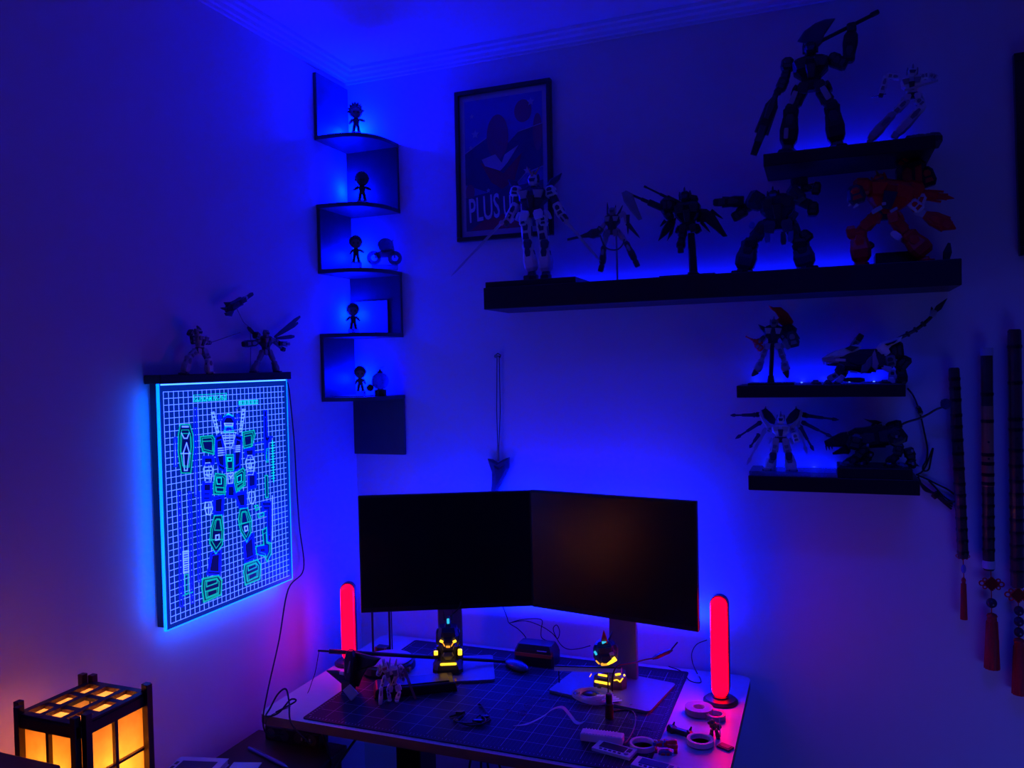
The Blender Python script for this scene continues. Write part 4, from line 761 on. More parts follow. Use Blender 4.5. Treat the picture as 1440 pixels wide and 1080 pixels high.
# sabres left, rifle right
line(B_, [(165, 10), (185, 10), (200, 880), (178, 880)], crop2, .005); line(B_, [(245, 10), (262, 10), (285, 850), (262, 855)], crop2, .005); line(B_, [(305, 10), (325, 10), (335, 690), (318, 690)], crop2, .004); line(G, [(215, 640), (240, 635), (240, 780), (218, 785)], crop2, .003); line(G, [(195, 800), (275, 770)], crop2, .005, False)
for i in range(10): line(W_, [(205, 465+i*17), (242, 458+i*17)], crop2, .003, False)
line(W_, [(200, 462), (242, 455), (245, 620), (206, 628)], crop2, .0025)
for p in ((190, 720), (195, 760), (190, 800), (265, 690), (270, 740), (270, 800)): line(B_, [p, (p[0]+12, p[1]+20)], crop2, .006, False)
line(G, [(805, 300), (835, 280), (840, 390), (870, 400), (870, 480), (840, 540), (825, 500), (760, 480), (755, 425), (815, 410)], crop2, .006, fl=True); line(B_, [(775, 430), (835, 425), (835, 475), (780, 478)], crop2, .012); line(B_, [(800, 85), (870, 85), (870, 380), (845, 380), (840, 150), (805, 150)], crop2, .006, fl=True); line(G, [(745, 115), (770, 110), (778, 140), (755, 150)], crop2, .005); line(G, [(770, 180), (815, 165), (815, 190), (775, 205)], crop2, .004); line(W_, [(880, 40), (882, 370)], crop2, .004, False)
line(B_, [(925, 570), (1040, 540), (1040, 640), (925, 650)], crop1, .004); line(G, [(1030, 870), (1055, 868), (1060, 1075), (1035, 1078)], crop1, .004, fl=True); line(G, [(1040, 620), (1065, 610), (1060, 740), (1042, 740)], crop1, .005)
line(C_, [(1100, 540), (1112, 930)], crop1, .005, False)
for i in range(14): line(C_, [(1090, 560+i*26), (1122, 554+i*26)], crop1, .002, False)
# lettering
o = pp(*crop1(358, 166)); e = pp(*crop1(660, 146)); tw = (e-o).length
art[C_][0].text('GUNDAM RX-78-2', o+X*.0006, Y, Z, X, .0115, width=tw, depth=.0003, bold=.02)
line(C_, [(352, 168), (662, 150), (662, 88), (352, 106)], crop1, .0016)
for i in range(9): line(C_, [(790+i*19, 190-i), (790+i*19, 166-i)], crop1, .0035, False)
line(C_, [(782, 197), (960, 186), (960, 152), (782, 163)], crop1, .0022); line(B_, [(780, 200), (755, 240)], crop1, .003, False)
fill.build('drawing_fill', OPQ, t, kind='stuff')
for nm, (b_, m_) in art.items(): b_.build(nm, m_, t, kind='stuff')
# panel cable down to the power strip
cable('panel_cable', 'thin black cable dropping from the glowing panel to the desk edge', [left(402, 532, .03), left(406, 545, .015), left(410, 580, .01), left(414, 625, .01), left(417, 680, .012), left(421, 740, .014), left(427, 800, .016), (.06, -.48, 1.02), (.085, -.56, .90), (.125, -.665, .80), (.135, -.700, .735), (.15, -.700, .70), (.17, -.66, .685)], .0021)

# robots on the panel's light bar
zb = z1+.022
b = Bot('pale robot model crouching with a beam sword on the glowing panel', (280, 526), .038, zb, 'left', trim=TGREY, group='models on the glowing panel')
b.torso((281, 489), (282, 470), 20, TDIM, dep=.7); b.head((279, 473), (278, 462), 10, TDIM); b.seg('shoulder_armor', (270, 470), (266, 466), 9, PAD, TDARK); b.seg('shoulder_armor', (286, 476), (290, 478), 9, PAD, TDIM); b.skirt((281, 491), 18, 8, TDIM)
b.seg('upper_arm', (270, 472), (272, 484), 6, ARM, TDARK); b.seg('forearm', (288, 482), (296, 482), 6, ARM, TDARK, .006)
b.tube('beam_sword', [(294, 482.5), (338, 467.5)], .0013, TGREY, .006, sm=False)
b.seg('thigh', (275, 494), (266, 502), 9, THIGH, TDIM); b.seg('shin', (266, 500), (260, 523), 10, SHIN, TDIM); b.foot((257, 524), 9, TDARK)
b.seg('thigh', (287, 494), (293, 506), 9, THIGH, TDIM); b.seg('shin', (293, 504), (294, 524), 10, SHIN, TWHITE, .008); b.foot((296, 524), 9, TWHITE, .010)
b = Bot('dark robot model with raised feather wings at panel right end', (378, 525), .038, zb, 'left', trim=TGREY, group='models on the glowing panel')
b.torso((374, 491), (373, 472), 20, TDARK, dep=.7); b.head((374, 474), (374, 464), 8, TGREY, fin=False); b.skirt((374, 493), 16, 8, TGREY)
b.seg('cannon', (362, 482), (342, 484), 9, PAD, TBLACK, .004, .8); b.seg('shoulder_armor', (364, 474), (358, 470), 9, PAD, TBLACK); b.seg('cannon', (392, 483), (408, 484), 7, SPIKE, TBLACK, .004, .8); b.seg('upper_arm', (380, 477), (392, 481), 5, ARM, TDARK); b.seg('upper_arm', (366, 478), (356, 482), 5, ARM, TDARK); b.seg('forearm', (382, 478), (397, 490), 4.5, ARM, TDARK); b.seg('fist', (396, 490), (400, 492), 6, BLOCK, TBLACK, plate=False)
for A, B in (((386, 474), (422, 445)), ((388, 473), (419, 454)), ((388, 476), (414, 473)), ((362, 474), (348, 460))): b.seg('wing', A, B, 6, [(0, .5, .6), (.3, .8, .8), (.8, 1, .8), (1, .5, .5)], TDARK, -.01, .3, plate=False)
for h, k_, a_ in (((370, 494), (363, 508), (356, 522)), ((379, 494), (385, 508), (389, 522))): b.seg('thigh', h, k_, 7, THIGH, TGREY); b.seg('shin', k_, a_, 8, SHIN, TGREY); b.foot(a_, 8, TDARK)
b = Bot('small black toy jet floating on a clear rod above the panel', (352, 524), .038, zb, 'left', name='toy_jet', cat='toy aircraft', trim=TDARK)
b.seg('fuselage', (318, 436), (348, 418), 11, [(0, .6, .6), (.2, 1.1, 1), (.6, .9, .9), (1, .4, .4)], TBLACK, .0, .8); b.seg('tail_boom', (345, 420), (355, 413), 5, BLOCK, TDARK, plate=False); b.seg('light_cone', (344, 422), (347, 417), 5, BLOCK, TDIM, .006, .6, plate=False)
b.poly('wing', [(315, 425), (336, 424), (330, 432), (318, 430)], .004, TBLACK, .0); b.poly('wing', [(316, 440), (330, 436), (326, 445), (318, 444)], .004, TDARK, .008); b.seg('nose', (320, 435), (310, 433), 5, SPIKE, TDARK, plate=False)
b.tube('clear_rod', [(333, 434), (342, 452), (352, 468), (352, 526)], .001, mat('clear_rod', (.3, .3, .35), .2), -.012)

# ================================================================ DESK
ZT = .74
DX0, DX1, DY0, DY1 = .100, 1.325, -.682, -.012
WOODT = wood('desk_top_laminate', (.58, .52, .50), (.68, .62, .59), .35, 'X', 8); WOODE = wood('desk_edge', (.15, .10, .07), (.20, .14, .10), .5, 'X', 8)
t = desk = thing('desk', 'pale wood topped desk in the corner under the two monitors', 'desk', ((DX0+DX1)/2, (DY0+DY1)/2, 0))
def rrect(x0, x1, y0, y1, r, z, n=6):
    P_ = []
    for cx, cy, g0 in ((x1-r, y1-r, 0), (x0+r, y1-r, 90), (x0+r, y0+r, 180), (x1-r, y0+r, 270)):
        for i in range(n+1): g = math.radians(g0+90*i/n); P_.append(Vector((cx+r*math.cos(g), cy+r*math.sin(g), z)))
    return P_
def slab(b_, P_, th, m_top, m_side):
    n = len(P_); b_.use(m_top).add(P_, [list(range(n))]); lo = [p-Z*th for p in P_]; b_.use(m_side).add(P_+lo, [[(i+1) % n, i, n+i, n+(i+1) % n] for i in range(n)]+[[2*n-1-i for i in range(n)]]); return b_
slab(MB(), rrect(DX0, DX1, DY0, DY1, .03, ZT), .024, WOODT, WOODE).build('desk_top', None, t)
for px in (.40, 1.06):
    MB().bx((px-.04, -.40, .05), (px+.04, -.30, .70)).build('leg_column', BLACK, t, bevel=.004); MB().bx((px-.035, -.65, .0), (px+.035, -.06, .035)).build('leg_foot', BLACK, t, bevel=.005); MB().bx((px-.03, -.62, .690), (px+.03, -.08, .716)).build('leg_bracket', BLACK, t)
    MB().bx((px-.03, -.39, .03), (px+.03, -.31, .06)).build('leg_socket', BLACK, t)
MB().bx((.40, -.37, .66), (1.06, -.33, .70)).build('cross_beam', BLACK, t)
b_ = MB().bx((.42, -.023, .71), (1.2, -.012, .716)); b_.build('led_strip', mat('led_tape_blue', (.2, .2, .4), .5, emit=(.0, .01, 1), es=1.5), t)

# cutting mat, printed grid in the material
MAT = mat('cutting_mat', (.010, .014, .045), .55); nt = MAT.node_tree; bs = nt.nodes['Principled BSDF']; bs.inputs['Specular IOR Level'].default_value = .22
tc = nt.nodes.new('ShaderNodeTexCoord'); sep = nt.nodes.new('ShaderNodeSeparateXYZ'); nt.links.new(tc.outputs['Object'], sep.inputs[0])
def nd(op, *a):
    n_ = nt.nodes.new('ShaderNodeMath'); n_.operation = op
    for i, v in enumerate(a):
        if isinstance(v, (int, float)): n_.inputs[i].default_value = v
        else: nt.links.new(v, n_.inputs[i])
    return n_.outputs[0]
def gl(o, sp, w): return nd('LESS_THAN', nd('ABSOLUTE', nd('SUBTRACT', nd('MODULO', nd('ADD', o, 10*sp+sp/2), sp), sp/2)), w)
big = nd('MAXIMUM', gl(sep.outputs[0], .05, .0007), gl(sep.outputs[1], .05, .0007)); sml = nd('MAXIMUM', gl(sep.outputs[0], .01, .00035), gl(sep.outputs[1], .01, .00035))
inside = nd('MULTIPLY', nd('LESS_THAN', nd('ABSOLUTE', sep.outputs[0]), .441), nd('LESS_THAN', nd('ABSOLUTE', sep.outputs[1]), .291))
fac = nd('MULTIPLY', inside, nd('MINIMUM', nd('ADD', nd('MULTIPLY', big, .55), nd('MULTIPLY', sml, .14)), 1.0))
mx_ = nt.nodes.new('ShaderNodeMix'); mx_.data_type = 'RGBA'; mx_.inputs['A'].default_value = (.012, .010, .026, 1); mx_.inputs['B'].default_value = (.42, .40, .50, 1); nt.links.new(fac, mx_.inputs['Factor']); nt.links.new(mx_.outputs['Result'], bs.inputs['Base Color'])
MX0, MX1, MY0, MY1 = .236, 1.150, -.668, -.040; ZM = ZT+.003
mc = Vector(((MX0+MX1)/2, (MY0+MY1)/2, ZT)); t = mattool = thing('cutting_mat', 'dark blue cutting mat with pale grid covering most of the desk', 'mat', mc)
slab(MB(), rrect(MX0, MX1, MY0, MY1, .008, ZM), .003, MAT, MAT).build('mat_sheet', None, t)
tk = MB()
for i in range(89):
    x = mc.x-.44+i*.01; L_ = .009 if i % 5 == 0 else .005; tk.box((x, MY0+.012, ZM+.0002), (.0008, L_, .0004))
for i in range(59):
    y = mc.y-.29+i*.01; L_ = .009 if i % 5 == 0 else .005
    for x in (MX0+.010, MX1-.010): tk.box((x, y, ZM+.0002), (L_, .0008, .0004))
tk.build('edge_ticks', mat('mat_print', (.35, .34, .42), .5), t, kind='stuff')
ci = MB()
for (px, py, r) in ((730, 975, .020), (760, 982, .022), (795, 985, .022), (718, 986, .016), (745, 992, .018), (735, 1003, .015), (715, 1000, .012), (900, 1002, .022), (880, 1015, .018), (905, 1030, .026), (870, 1035, .014), (893, 1045, .016)):
    c_ = onz(px, py, ZM+.0003)
    for rr in (r, r*.55): ci.tube([c_+X*(rr*math.cos(q_))+Y*(rr*math.sin(q_)) for q_ in [i*math.pi/12 for i in range(24)]], .0005, 4, closed=True)
ci.build('printed_circles', mat('mat_print_dim', (.10, .09, .14), .5), t, kind='stuff')

# ================================================================ MONITORS
SCREEN = mat('screen_glass', (.006, .006, .007), .26); BEZ = mat('monitor_bezel', (.008, .008, .009), .4)
Sm = wall(745, 690, .150); zt_, zb_ = Sm.z, wall(745, 852, .150).z
def monitor(label, A, B, zb, zt, stand, col_off, plate_off, pl):
    A, B = Vector((A.x, A.y, 0)), Vector((B.x, B.y, 0)); U = (B-A).normalized(); B = B+U*(.003 if stand else 0); N = U.cross(Z); w = (B-A).length; c = (A+B)/2+Z*(zb+zt)/2; h = zt-zb
    base = c.copy(); base.z = ZM; t = thing('monitor', label, 'monitor', base)
    MB().box(c-N*.008, (w, h, .016), U, Z, N).build('panel_housing', BEZ, t, bevel=.002)
    MB().box(c-N*.025, (w*.55, h*.5, .022), U, Z, N, taper=1).build('rear_cover', BEZ, t, bevel=.006)
    MB().box(c+N*.0002+Z*.004, (w-.012, h-.022, .001), U, Z, N).build('screen', SCREEN, t)
    f = c+U*col_off-N*.048; cw = pl[2] if len(pl) > 2 else .075
    MB().box(Vector((f.x, f.y, (ZM+c.z)/2+.003)), (cw, .016, c.z-ZM-.004), U, N, Z).build('stand_column', METAL, t, bevel=.003)
    MB().box(c+U*col_off-N*.040, (.09, .09, .012), U, Z, N).build('mount', BEZ, t)
    pc = f+N*plate_off; P_ = [p for p in rrect(-pl[0]/2, pl[0]/2, -pl[1]/2, pl[1]/2, .012, 0)]
    slab(MB(), [Vector((pc.x, pc.y, ZM+.0068))+U*p.x+N*-p.y*-1 for p in P_][::-1], .0065, METAL, METAL).build('base_plate', None, t)
    return t
Lp = wall(503, 692, .365); Rp = wall(979, 713, .235)
LEFTM = monitor('left black monitor angled toward the room with its screen off', Lp, Sm, zb_, zt_, 1, .005, .042, (.26, .20, .075))
RIGHTM = monitor('right black monitor with its screen off, next to right red lamp', Sm, Rp, zb_-.002, zt_+.002, 0, .018, .085, (.30, .21, .085))

# ================================================================ LIGHT BARS
REDE = mat('red_diffuser', (.6, .02, .05), .4, emit=(1.0, 0.0, .0075), es=7.0); REDR = mat('red_diffuser_bright', (.6, .02, .05), .4, emit=(1.0, 0.0, .0035), es=15.0)
def lightbar(label, c, h, w, N, m_=None):
    N = Vector(N).normalized(); U = N.cross(Z)*-1; U = Z.cross(N).normalized(); c = Vector(c); t = thing('light_bar', label, 'lamp', c)
    MB().lathe(c, [(0, .046), (.005, .046), (.010, .040), (.012, .022), (.016, .02)], 24).build('foot', BLACK, t)
    def pill(hw, za, zb, off, n=8):
        P_ = []
        for cz, g0 in ((zb-hw, 0), (za+hw, 180)):
            for i in range(n+1): g = math.radians(g0+180*i/n); P_.append(c+N*off+U*(hw*math.cos(g))+Z*(cz-c.z+hw*math.sin(g)))
        return P_
    b0 = c.z+.012
    MB().poly(pill(w/2+.0025, b0, c.z+h+.004, -.010), N, .022, 1).build('shell', BLACK, t)
    MB().poly(pill(w/2, b0+.002, c.z+h, .006), N, .016, .9).build('diffuser', m_ or REDE, t); return t
lightbar('red glowing light bar standing left of the monitors', (.135, -.285, ZT), .250, .041, (.34, -.94, 0))
lightbar('red glowing light bar standing right of the monitors', (1.262, -.215, ZT), .285, .043, (-.05, -1, 0), REDR)

# ================================================================ ROBOT BUSTS WITH YELLOW LAMPS
YEL = mat('yellow_lamp', (.3, .2, .02), .4, emit=(1.0, .50, .02), es=2.2); AMB = mat('amber_lamp', (.3, .2, .02), .4, emit=(1.0, .36, .03), es=1.2); CYN = mat('cyan_lamp', (.05, .2, .3), .3, emit=(.03, .55, .8), es=1.0)
class Bust(Bot):
    def __init__(s, label, anchor, zg):
        a = onz(*anchor, zg); s.F = (CAM-a); s.F.z = 0; s.F.normalize(); s.a = a; s.zg = zg; s.trim = TDARK; s.k = (a-CAM).dot(WV)/FPX
        s.t = thing('robot_bust', label, 'toy robot', a, 'robot busts with yellow lamps')
    def pt(s, px, py, dd=0.0):
        r = ray(px, py); return CAM+r*((s.a+s.F*dd-CAM).dot(s.F)/r.dot(s.F))
b = Bust('black robot bust with glowing yellow eyes under the left monitor', (631, 948), ZM)
b.seg('pedestal', (630, 941), (630, 925), 42, [(0, 1, 1), (.3, 1, 1), (.6, .9, .9), (1, .7, .8)], TBLACK, 0, .8, plate=False)
b.seg('bust_body', (630, 928), (630, 898), 30, [(0, 1, 1), (.4, .8, .8), (.7, .9, .9), (1, .7, .8)], TBLACK, 0, .8)
b.seg('head', (630, 908), (630, 880), 30, [(0, .5, .6), (.3, .9, .9), (.6, 1, 1), (1, .8, .7)], TNAVY, 0, .9); b.seg('head_crest', (630, 884), (630.5, 866), 10, [(0, 1, 1), (.5, .8, .8), (1, .3, .4)], TNAVY, .008, .8, plate=False)
for sg in (-1, 1):
    b.seg('cheek', (630+sg*13, 884), (630+sg*12, 906), 9, PAD, TNAVY, .006, .8); b.seg('horn', (630+sg*5, 872), (630+sg*6.5, 858), 2.5, SPIKE, TDARK, .006, .7, plate=False)
    b.seg('eye', (630+sg*7, 903), (630+sg*11.5, 901), 3.2, BLOCK, YEL, .032, .6, plate=False)
    b.seg('brow_light', (630+sg*4.5, 909), (630+sg*7.5, 904), 1.4, BLOCK, AMB, .034, .6, plate=False)
b.seg('chin_light', (627, 909.5), (633, 909.5), 2.6, BLOCK, AMB, .036, .6, plate=False); b.seg('forehead_lamp', (630, 870), (630.3, 877), 3.6, BLOCK, CYN, .018, .6, plate=False)
b.seg('side_lamp', (613, 915.5), (613, 921), 5.5, BLOCK, YEL, .03, .8, plate=False); b.seg('side_lamp', (646.8, 913), (646.8, 921), 5.8, BLOCK, YEL, .03, .8, plate=False); b.seg('base_lamp', (619, 934.5), (642, 933.5), 3.0, BLOCK, YEL, .044, .8, plate=False)
b.seg('side_pod', (613, 912), (613, 926), 8, PAD, TBLACK, .014, .9, plate=False); b.seg('side_pod', (647, 910), (647, 926), 8, PAD, TBLACK, .014, .9, plate=False)
b.tube('power_lead', [(632, 868), (638, 862), (646, 854), (648, 846)], .0022, RUBBER, -.012)
b = Bust('tilted robot head with amber chin glowing over a lit pedestal', (858, 966), ZM)
b.seg('pedestal', (858, 967), (858, 944), 44, [(0, 1, .9), (.4, 1.05, 1), (.9, 1, .9), (1, .8, .8)], mat('toy_plum', (.10, .06, .07), .4), 0, .9, plate=False)
b.seg('head', (854, 934), (850, 900), 32, [(0, .5, .6), (.2, .85, .9), (.6, 1, 1), (.85, .85, .8), (1, .5, .5)], TNAVY, .0, .9); b.seg('crest', (850, 904), (849, 886), 10, [(0, 1, 1), (.4, .7, .8), (1, .05, .2)], TRED, .016, .8, plate=False)
b.seg('neck', (856, 946), (855, 930), 14, BLOCK, TBLACK, 0, .9, plate=False)
b.seg('cheek', (838, 906), (840, 928), 9, PAD, TNAVY, .012, .8); b.seg('cheek', (864, 906), (864, 926), 10, PAD, TDARK, .012, .8); b.seg('horn', (856, 900), (862, 887), 3, SPIKE, TNAVY, .004, .7, plate=False)
b.seg('chin_lamp', (854, 934), (866, 926), 6.0, [(0, .5, .8), (.5, .9, 1), (1, 1, 1)], YEL, .030, .5, plate=False); b.seg('chin_lamp', (845, 934.5), (854, 934), 3.6, BLOCK, AMB, .030, .5, plate=False); b.seg('jaw_light', (838, 929), (843, 934), 2.0, BLOCK, AMB, .03, .5, plate=False)
b.seg('eye', (846.5, 904), (853, 902.5), 3.4, SPIKE, CYN, .034, .5, plate=False); b.seg('ear_lamp', (836, 916), (839, 921), 3.2, BLOCK, CYN, .026, .5, plate=False); b.seg('vent', (857, 920), (863, 918.5), 4.4, BLOCK, TDIM, .030, .4, plate=False)
b.seg('pedestal_lamp', (836, 958), (858, 962), 3.2, BLOCK, YEL, .046, .6, plate=False); b.seg('pedestal_lamp', (841, 948.5), (855, 950.8), 2.6, BLOCK, YEL, .046, .6, plate=False); b.seg('pedestal_lamp', (865, 949), (873, 947.5), 2.8, BLOCK, YEL, .040, .6, plate=False); b.seg('screen', (840, 955), (855, 957), 6, BLOCK, TBLACK, .042, .5, plate=False)
zg_ = [(863, 957), (868, 956), (872, 959), (876, 953.5)]
for i in range(3): b.seg('zigzag_lamp', zg_[i], zg_[i+1], 1.5, BLOCK, YEL, .042, .6, plate=False)
b.seg('corner_lamp', (829, 952), (832, 947.5), 1.3, BLOCK, AMB, .04, .6, plate=False); b.seg('corner_lamp', (877, 950), (879, 949), 2.6, BLOCK, YEL, .036, .6, plate=False)

# ================================================================ THINGS ON THE DESK
DK = lambda px, py, h=0.0: onz(px, py, ZM+h)
# docking box with orange strip
c = DK(751, 936); t = thing('docking_box', 'black box with an orange strip on the desk behind the monitors', 'electronics', (c.x, c.y+.03, ZM)); c = Vector((c.x, c.y+.03, ZM))
MB().loft(c+Z*.0, c+Z*.062, [(0, .128, .075), (.55, .128, .075), (.75, .122, .068), (1, .108, .052)], Vector((0, -1, 0)), ch=.15).build('housing', BLACK, t)
MB().box(c+Vector((0, -.0375, .034)), (.118, .003, .010)).build('orange_strip', mat('orange_strip', (.55, .10, .03), .4), t); MB().box(c+Vector((.028, -.037, .049)), (.030, .003, .002)).build('badge', TDIM, t)
for k in range(2): MB().box(c+Vector((-.04+.08*k, -.02, .0015)), (.02, .02, .003)).build('rubber_foot', BLACK, t)
# blue oval gadget
c = DK(727, 941); t = thing('computer_mouse', 'dark blue oval computer mouse lying before the black box', 'mouse', c); A_ = Vector((.86, -.5, 0)).normalized(); B2 = Vector((.5, .86, 0)).normalized()
MB().ell(c+Z*.012, (.052, .022, .014), 18, 10, A_, B2, Z).build('shell', mat('mouse_blue', (.05, .07, .16), .25), t, smooth=True); MB().box(c+Z*.0015, (.07, .028, .003), A_, B2, Z).build('sole', BLACK, t); MB().ell(c+A_*.042+Z*.018, (.005, .004, .003)).build('scroll_wheel', TSTEEL, t)
# monitor tool: pale slat
A_, B2 = DK(779, 941, .045), DK(873, 943, .045); A_ = wall(780, 940, .25); B2 = wall(874, 943, .34)
t = thing('pale_ruler', 'pale flat bar propped horizontally in front of the lit pedestal', 'ruler', (A_+B2)/2-Z*.01); u = (B2-A_).normalized(); n_ = u.cross(Z).normalized()
MB().box((A_+B2)/2, ((B2-A_).length, .0035, .0125), u, n_, Z).build('slat', PALE, t); MB().box((A_+B2)/2+Z*.0075, ((B2-A_).length, .006, .003), u, n_, Z).build('black_edge', BLACK, t)
for k in (.06, .8): p = A_+(B2-A_)*k; MB().bx((p.x-.0015, p.y+.003, ZM), (p.x+.0015, p.y+.006, p.z)).build('prop', BLACK, t)
# drum case with pale lid
c = Vector((.280, -.295, ZM)); t = thing('round_case', 'black round case with a pale lid at the desk left half', 'case', c)
MB().lathe(c, [(0, .080), (.006, .084), (.026, .082), (.030, .078)], 28).build('case_body', BLACK, t); MB().lathe(c+Z*.030, [(0, .072), (.003, .074), (.005, .068)], 28).build('lid', mat('lid_pale', (.30, .32, .42), .35), t); MB().box(c+Vector((.082, -.02, .016)), (.012, .014, .010)).build('latch', TGOLD, t)
c = Vector((.435, -.410, ZM)); u = Vector((.84, .54, 0)).normalized(); v = Z.cross(u); t = thing('flat_case', 'flat black case lying behind the skeletal robot model on the mat', 'case', c)
MB().box(c+Z*.013, (.235, .085, .026), u, v, Z, taper=.94).build('case_body', BLACK, t, bevel=.004); MB().box(c+Z*.0275, (.19, .06, .003), u, v, Z).build('case_lid', BLACK, t, bevel=.001); MB().box(c+u*.116+Z*.012, (.006, .02, .010), u, v, Z).build('latch', TGOLD, t)
# stand with two rods and a small brass box
c = Vector((.215, -.215, ZT+.003)); t = thing('rod_stand', 'small stand with two thin upright rods left of monitor', 'stand', c)
MB().bx((c.x-.05, c.y-.03, c.z-.003), (c.x+.05, c.y+.03, c.z+.006)).build('base', BLACK, t, bevel=.002)
for dx in (-.036, .026, .034): MB().lathe(c+X*dx, [(.006, .0035 if dx < .03 else .0018), (.17, .0035 if dx < .03 else .0018)], 8).build('rod', BLACK, t)
MB().bx((c.x-.020, c.y-.018, c.z+.006), (c.x+.020, c.y+.012, c.z+.036)).build('box', TBLACK, t); 
for dx in (-.012, .022): MB().lathe(c+Vector((dx, -.021, .006)), [(0, .004), (.034, .004)], 8).build('brass_post', mat('brass', (.45, .25, .10), .3, metal=.8), t)
# long-barrelled toy craft with wedge wings
PA, PB = wall(447, 915, .44), wall(745, 932, .115)
t = thing('toy_craft', 'black wedge-winged toy craft with very long barrel across the desk', 'toy aircraft', (.235, -.46, ZM))
u = (PB-PA).normalized()
MB().tube([PA+(PB-PA)*.18, PA+(PB-PA)*.55, PB], [.0062, .0058, .0045], 10).build('barrel', TBLACK, t); MB().tube([PA, PA+(PB-PA)*.05, PA+(PB-PA)*.051, PA+(PB-PA)*.2], [.003, .003, .0068, .0068], 10).build('muzzle', TBLACK, t)
def bw_(x, y, d_=.47):
    p = wall(x, y, d_); p.z = max(p.z, ZM+.006); return p
F_ = Vector((0, -1, 0))
MB().loft(bw_(493, 914), bw_(492, 962), [(0, .018, .02), (.3, .032, .03), (.7, .028, .028), (1, .014, .016)], F_).build('body', TBLACK, t)
MB().poly([bw_(x, y) for x, y in ((459, 943), (475, 943), (490, 950), (492, 964), (484, 964))], F_, .010, .7).build('wing', TBLACK, t); MB().poly([bw_(x, y, .45) for x, y in ((494, 916), (535, 926), (527, 936), (500, 945))], F_, .010, .7).build('wing', TBLACK, t); MB().poly([bw_(x, y, .455) for x, y in ((500, 944), (516, 940), (510, 950), (504, 968), (498, 966))], F_, .008, .7).build('fin', TBLACK, t)
MB().loft(bw_(478, 946, .49), bw_(484, 947, .49), [(0, .008, .006), (1, .01, .006)], F_).build('marking', TDIM, t); MB().loft(bw_(492, 930, .495), bw_(489, 946, .495), [(0, .003, .004), (1, .003, .004)], F_).build('rib', TGREY, t)
MB().bx((bw_(490, 960).x-.014, -.485, ZM+.0005), (bw_(490, 960).x+.014, -.455, ZM+.03)).build('display_foot', TBLACK, t)
MB().poly([wall(x, y, .532) for x, y in ((482, 971), (492.5, 962), (504, 975), (494, 986))], Vector((.1, -.8, .5)), .006, .98).build('white_tag', mat('pale_blue_card', (.35, .45, .60), .6), t)
cable('thin_wire', 'thin dark wire falling from the toy craft muzzle to the desk', [PA+u*.004, wall(447, 925, .44), wall(444, 942, .45), wall(440, 955, .46), wall(425, 985, .56), (.150, -.695, .745), (.152, -.698, .70), (.155, -.66, .688)], .0011)
# small skeletal robot on the mat
class DBot(Bust):
    def __init__(s, label, anchor, zg, name='toy_robot', cat='toy robot', group=None, trim=None):
        a = onz(*anchor, zg); s.F = (CAM-a); s.F.z = 0; s.F.normalize(); s.a = a; s.zg = zg; s.trim = trim or TDARK; s.k = (a-CAM).dot(WV)/FPX
        s.t = thing(name, label, cat, a, group)
b = DBot('small pale skeletal robot model bending forward on the cutting mat', (548, 985), ZM, trim=TGREY)
BONE = mat('toy_bone', (.70, .68, .72), .35, noise=.35, nscale=120)
b.torso((553, 962), (549, 936), 19, BONE, dep=.8, dd=.0); b.head((543, 945), (539, 932), 10, BONE, eye=mat('pink_visor', (.5, .08, .2), .3)); b.skirt((554, 964), 14, 9, BONE)
for A, B in (((541, 940), (540, 925)), ((547, 937), (549, 924)), ((556, 936), (558, 925)), ((533, 944), (531, 934))): b.seg('spike', A, B, 3.4, SPIKE, BONE, .004, .8, plate=False)
b.seg('shoulder_armor', (536, 940), (531, 950), 6.5, PAD, BONE); b.seg('upper_arm', (541, 950), (536, 968), 5, ARM, BONE, .01); b.seg('forearm', (536, 966), (535, 990), 5.5, SHIN, BONE, .018); b.seg('claw', (535, 986), (533.5, 1003), 4.5, SPIKE, BONE, .02, .8, plate=False)
b.seg('thigh', (557, 962), (562, 975), 6, THIGH, BONE); b.seg('shin', (562, 972), (558, 984), 5.5, SHIN, BONE, .006); b.foot((558, 982), 6.5, BONE, .008); b.seg('thigh', (550, 962), (546, 974), 6, THIGH, BONE); b.seg('shin', (546, 972), (548, 983), 5, SHIN, BONE, .002); b.foot((548, 982), 6, BONE)
b.seg('shoulder_armor', (562, 936), (568, 946), 7, PAD, BONE); b.seg('cape_fin', (564, 940), (568, 960), 8, SPIKE, BONE, -.004, .5)
for A, B in (((546, 944), (540, 956)), ((550, 948), (545, 960)), ((555, 950), (551, 962)), ((559, 944), (562, 956))): b.seg('rib', A, B, 2.6, SPIKE, BONE, .014, .8, plate=False)
CLR = mat('clear_blade', (.35, .30, .32), .15, trans=.5); b.seg('sword', (568, 940), (589, 996), 4.5, [(0, .6, .6), (.1, 1, 1), (.8, .7, .6), (1, .1, .2)], CLR, .006, .4, plate=False)
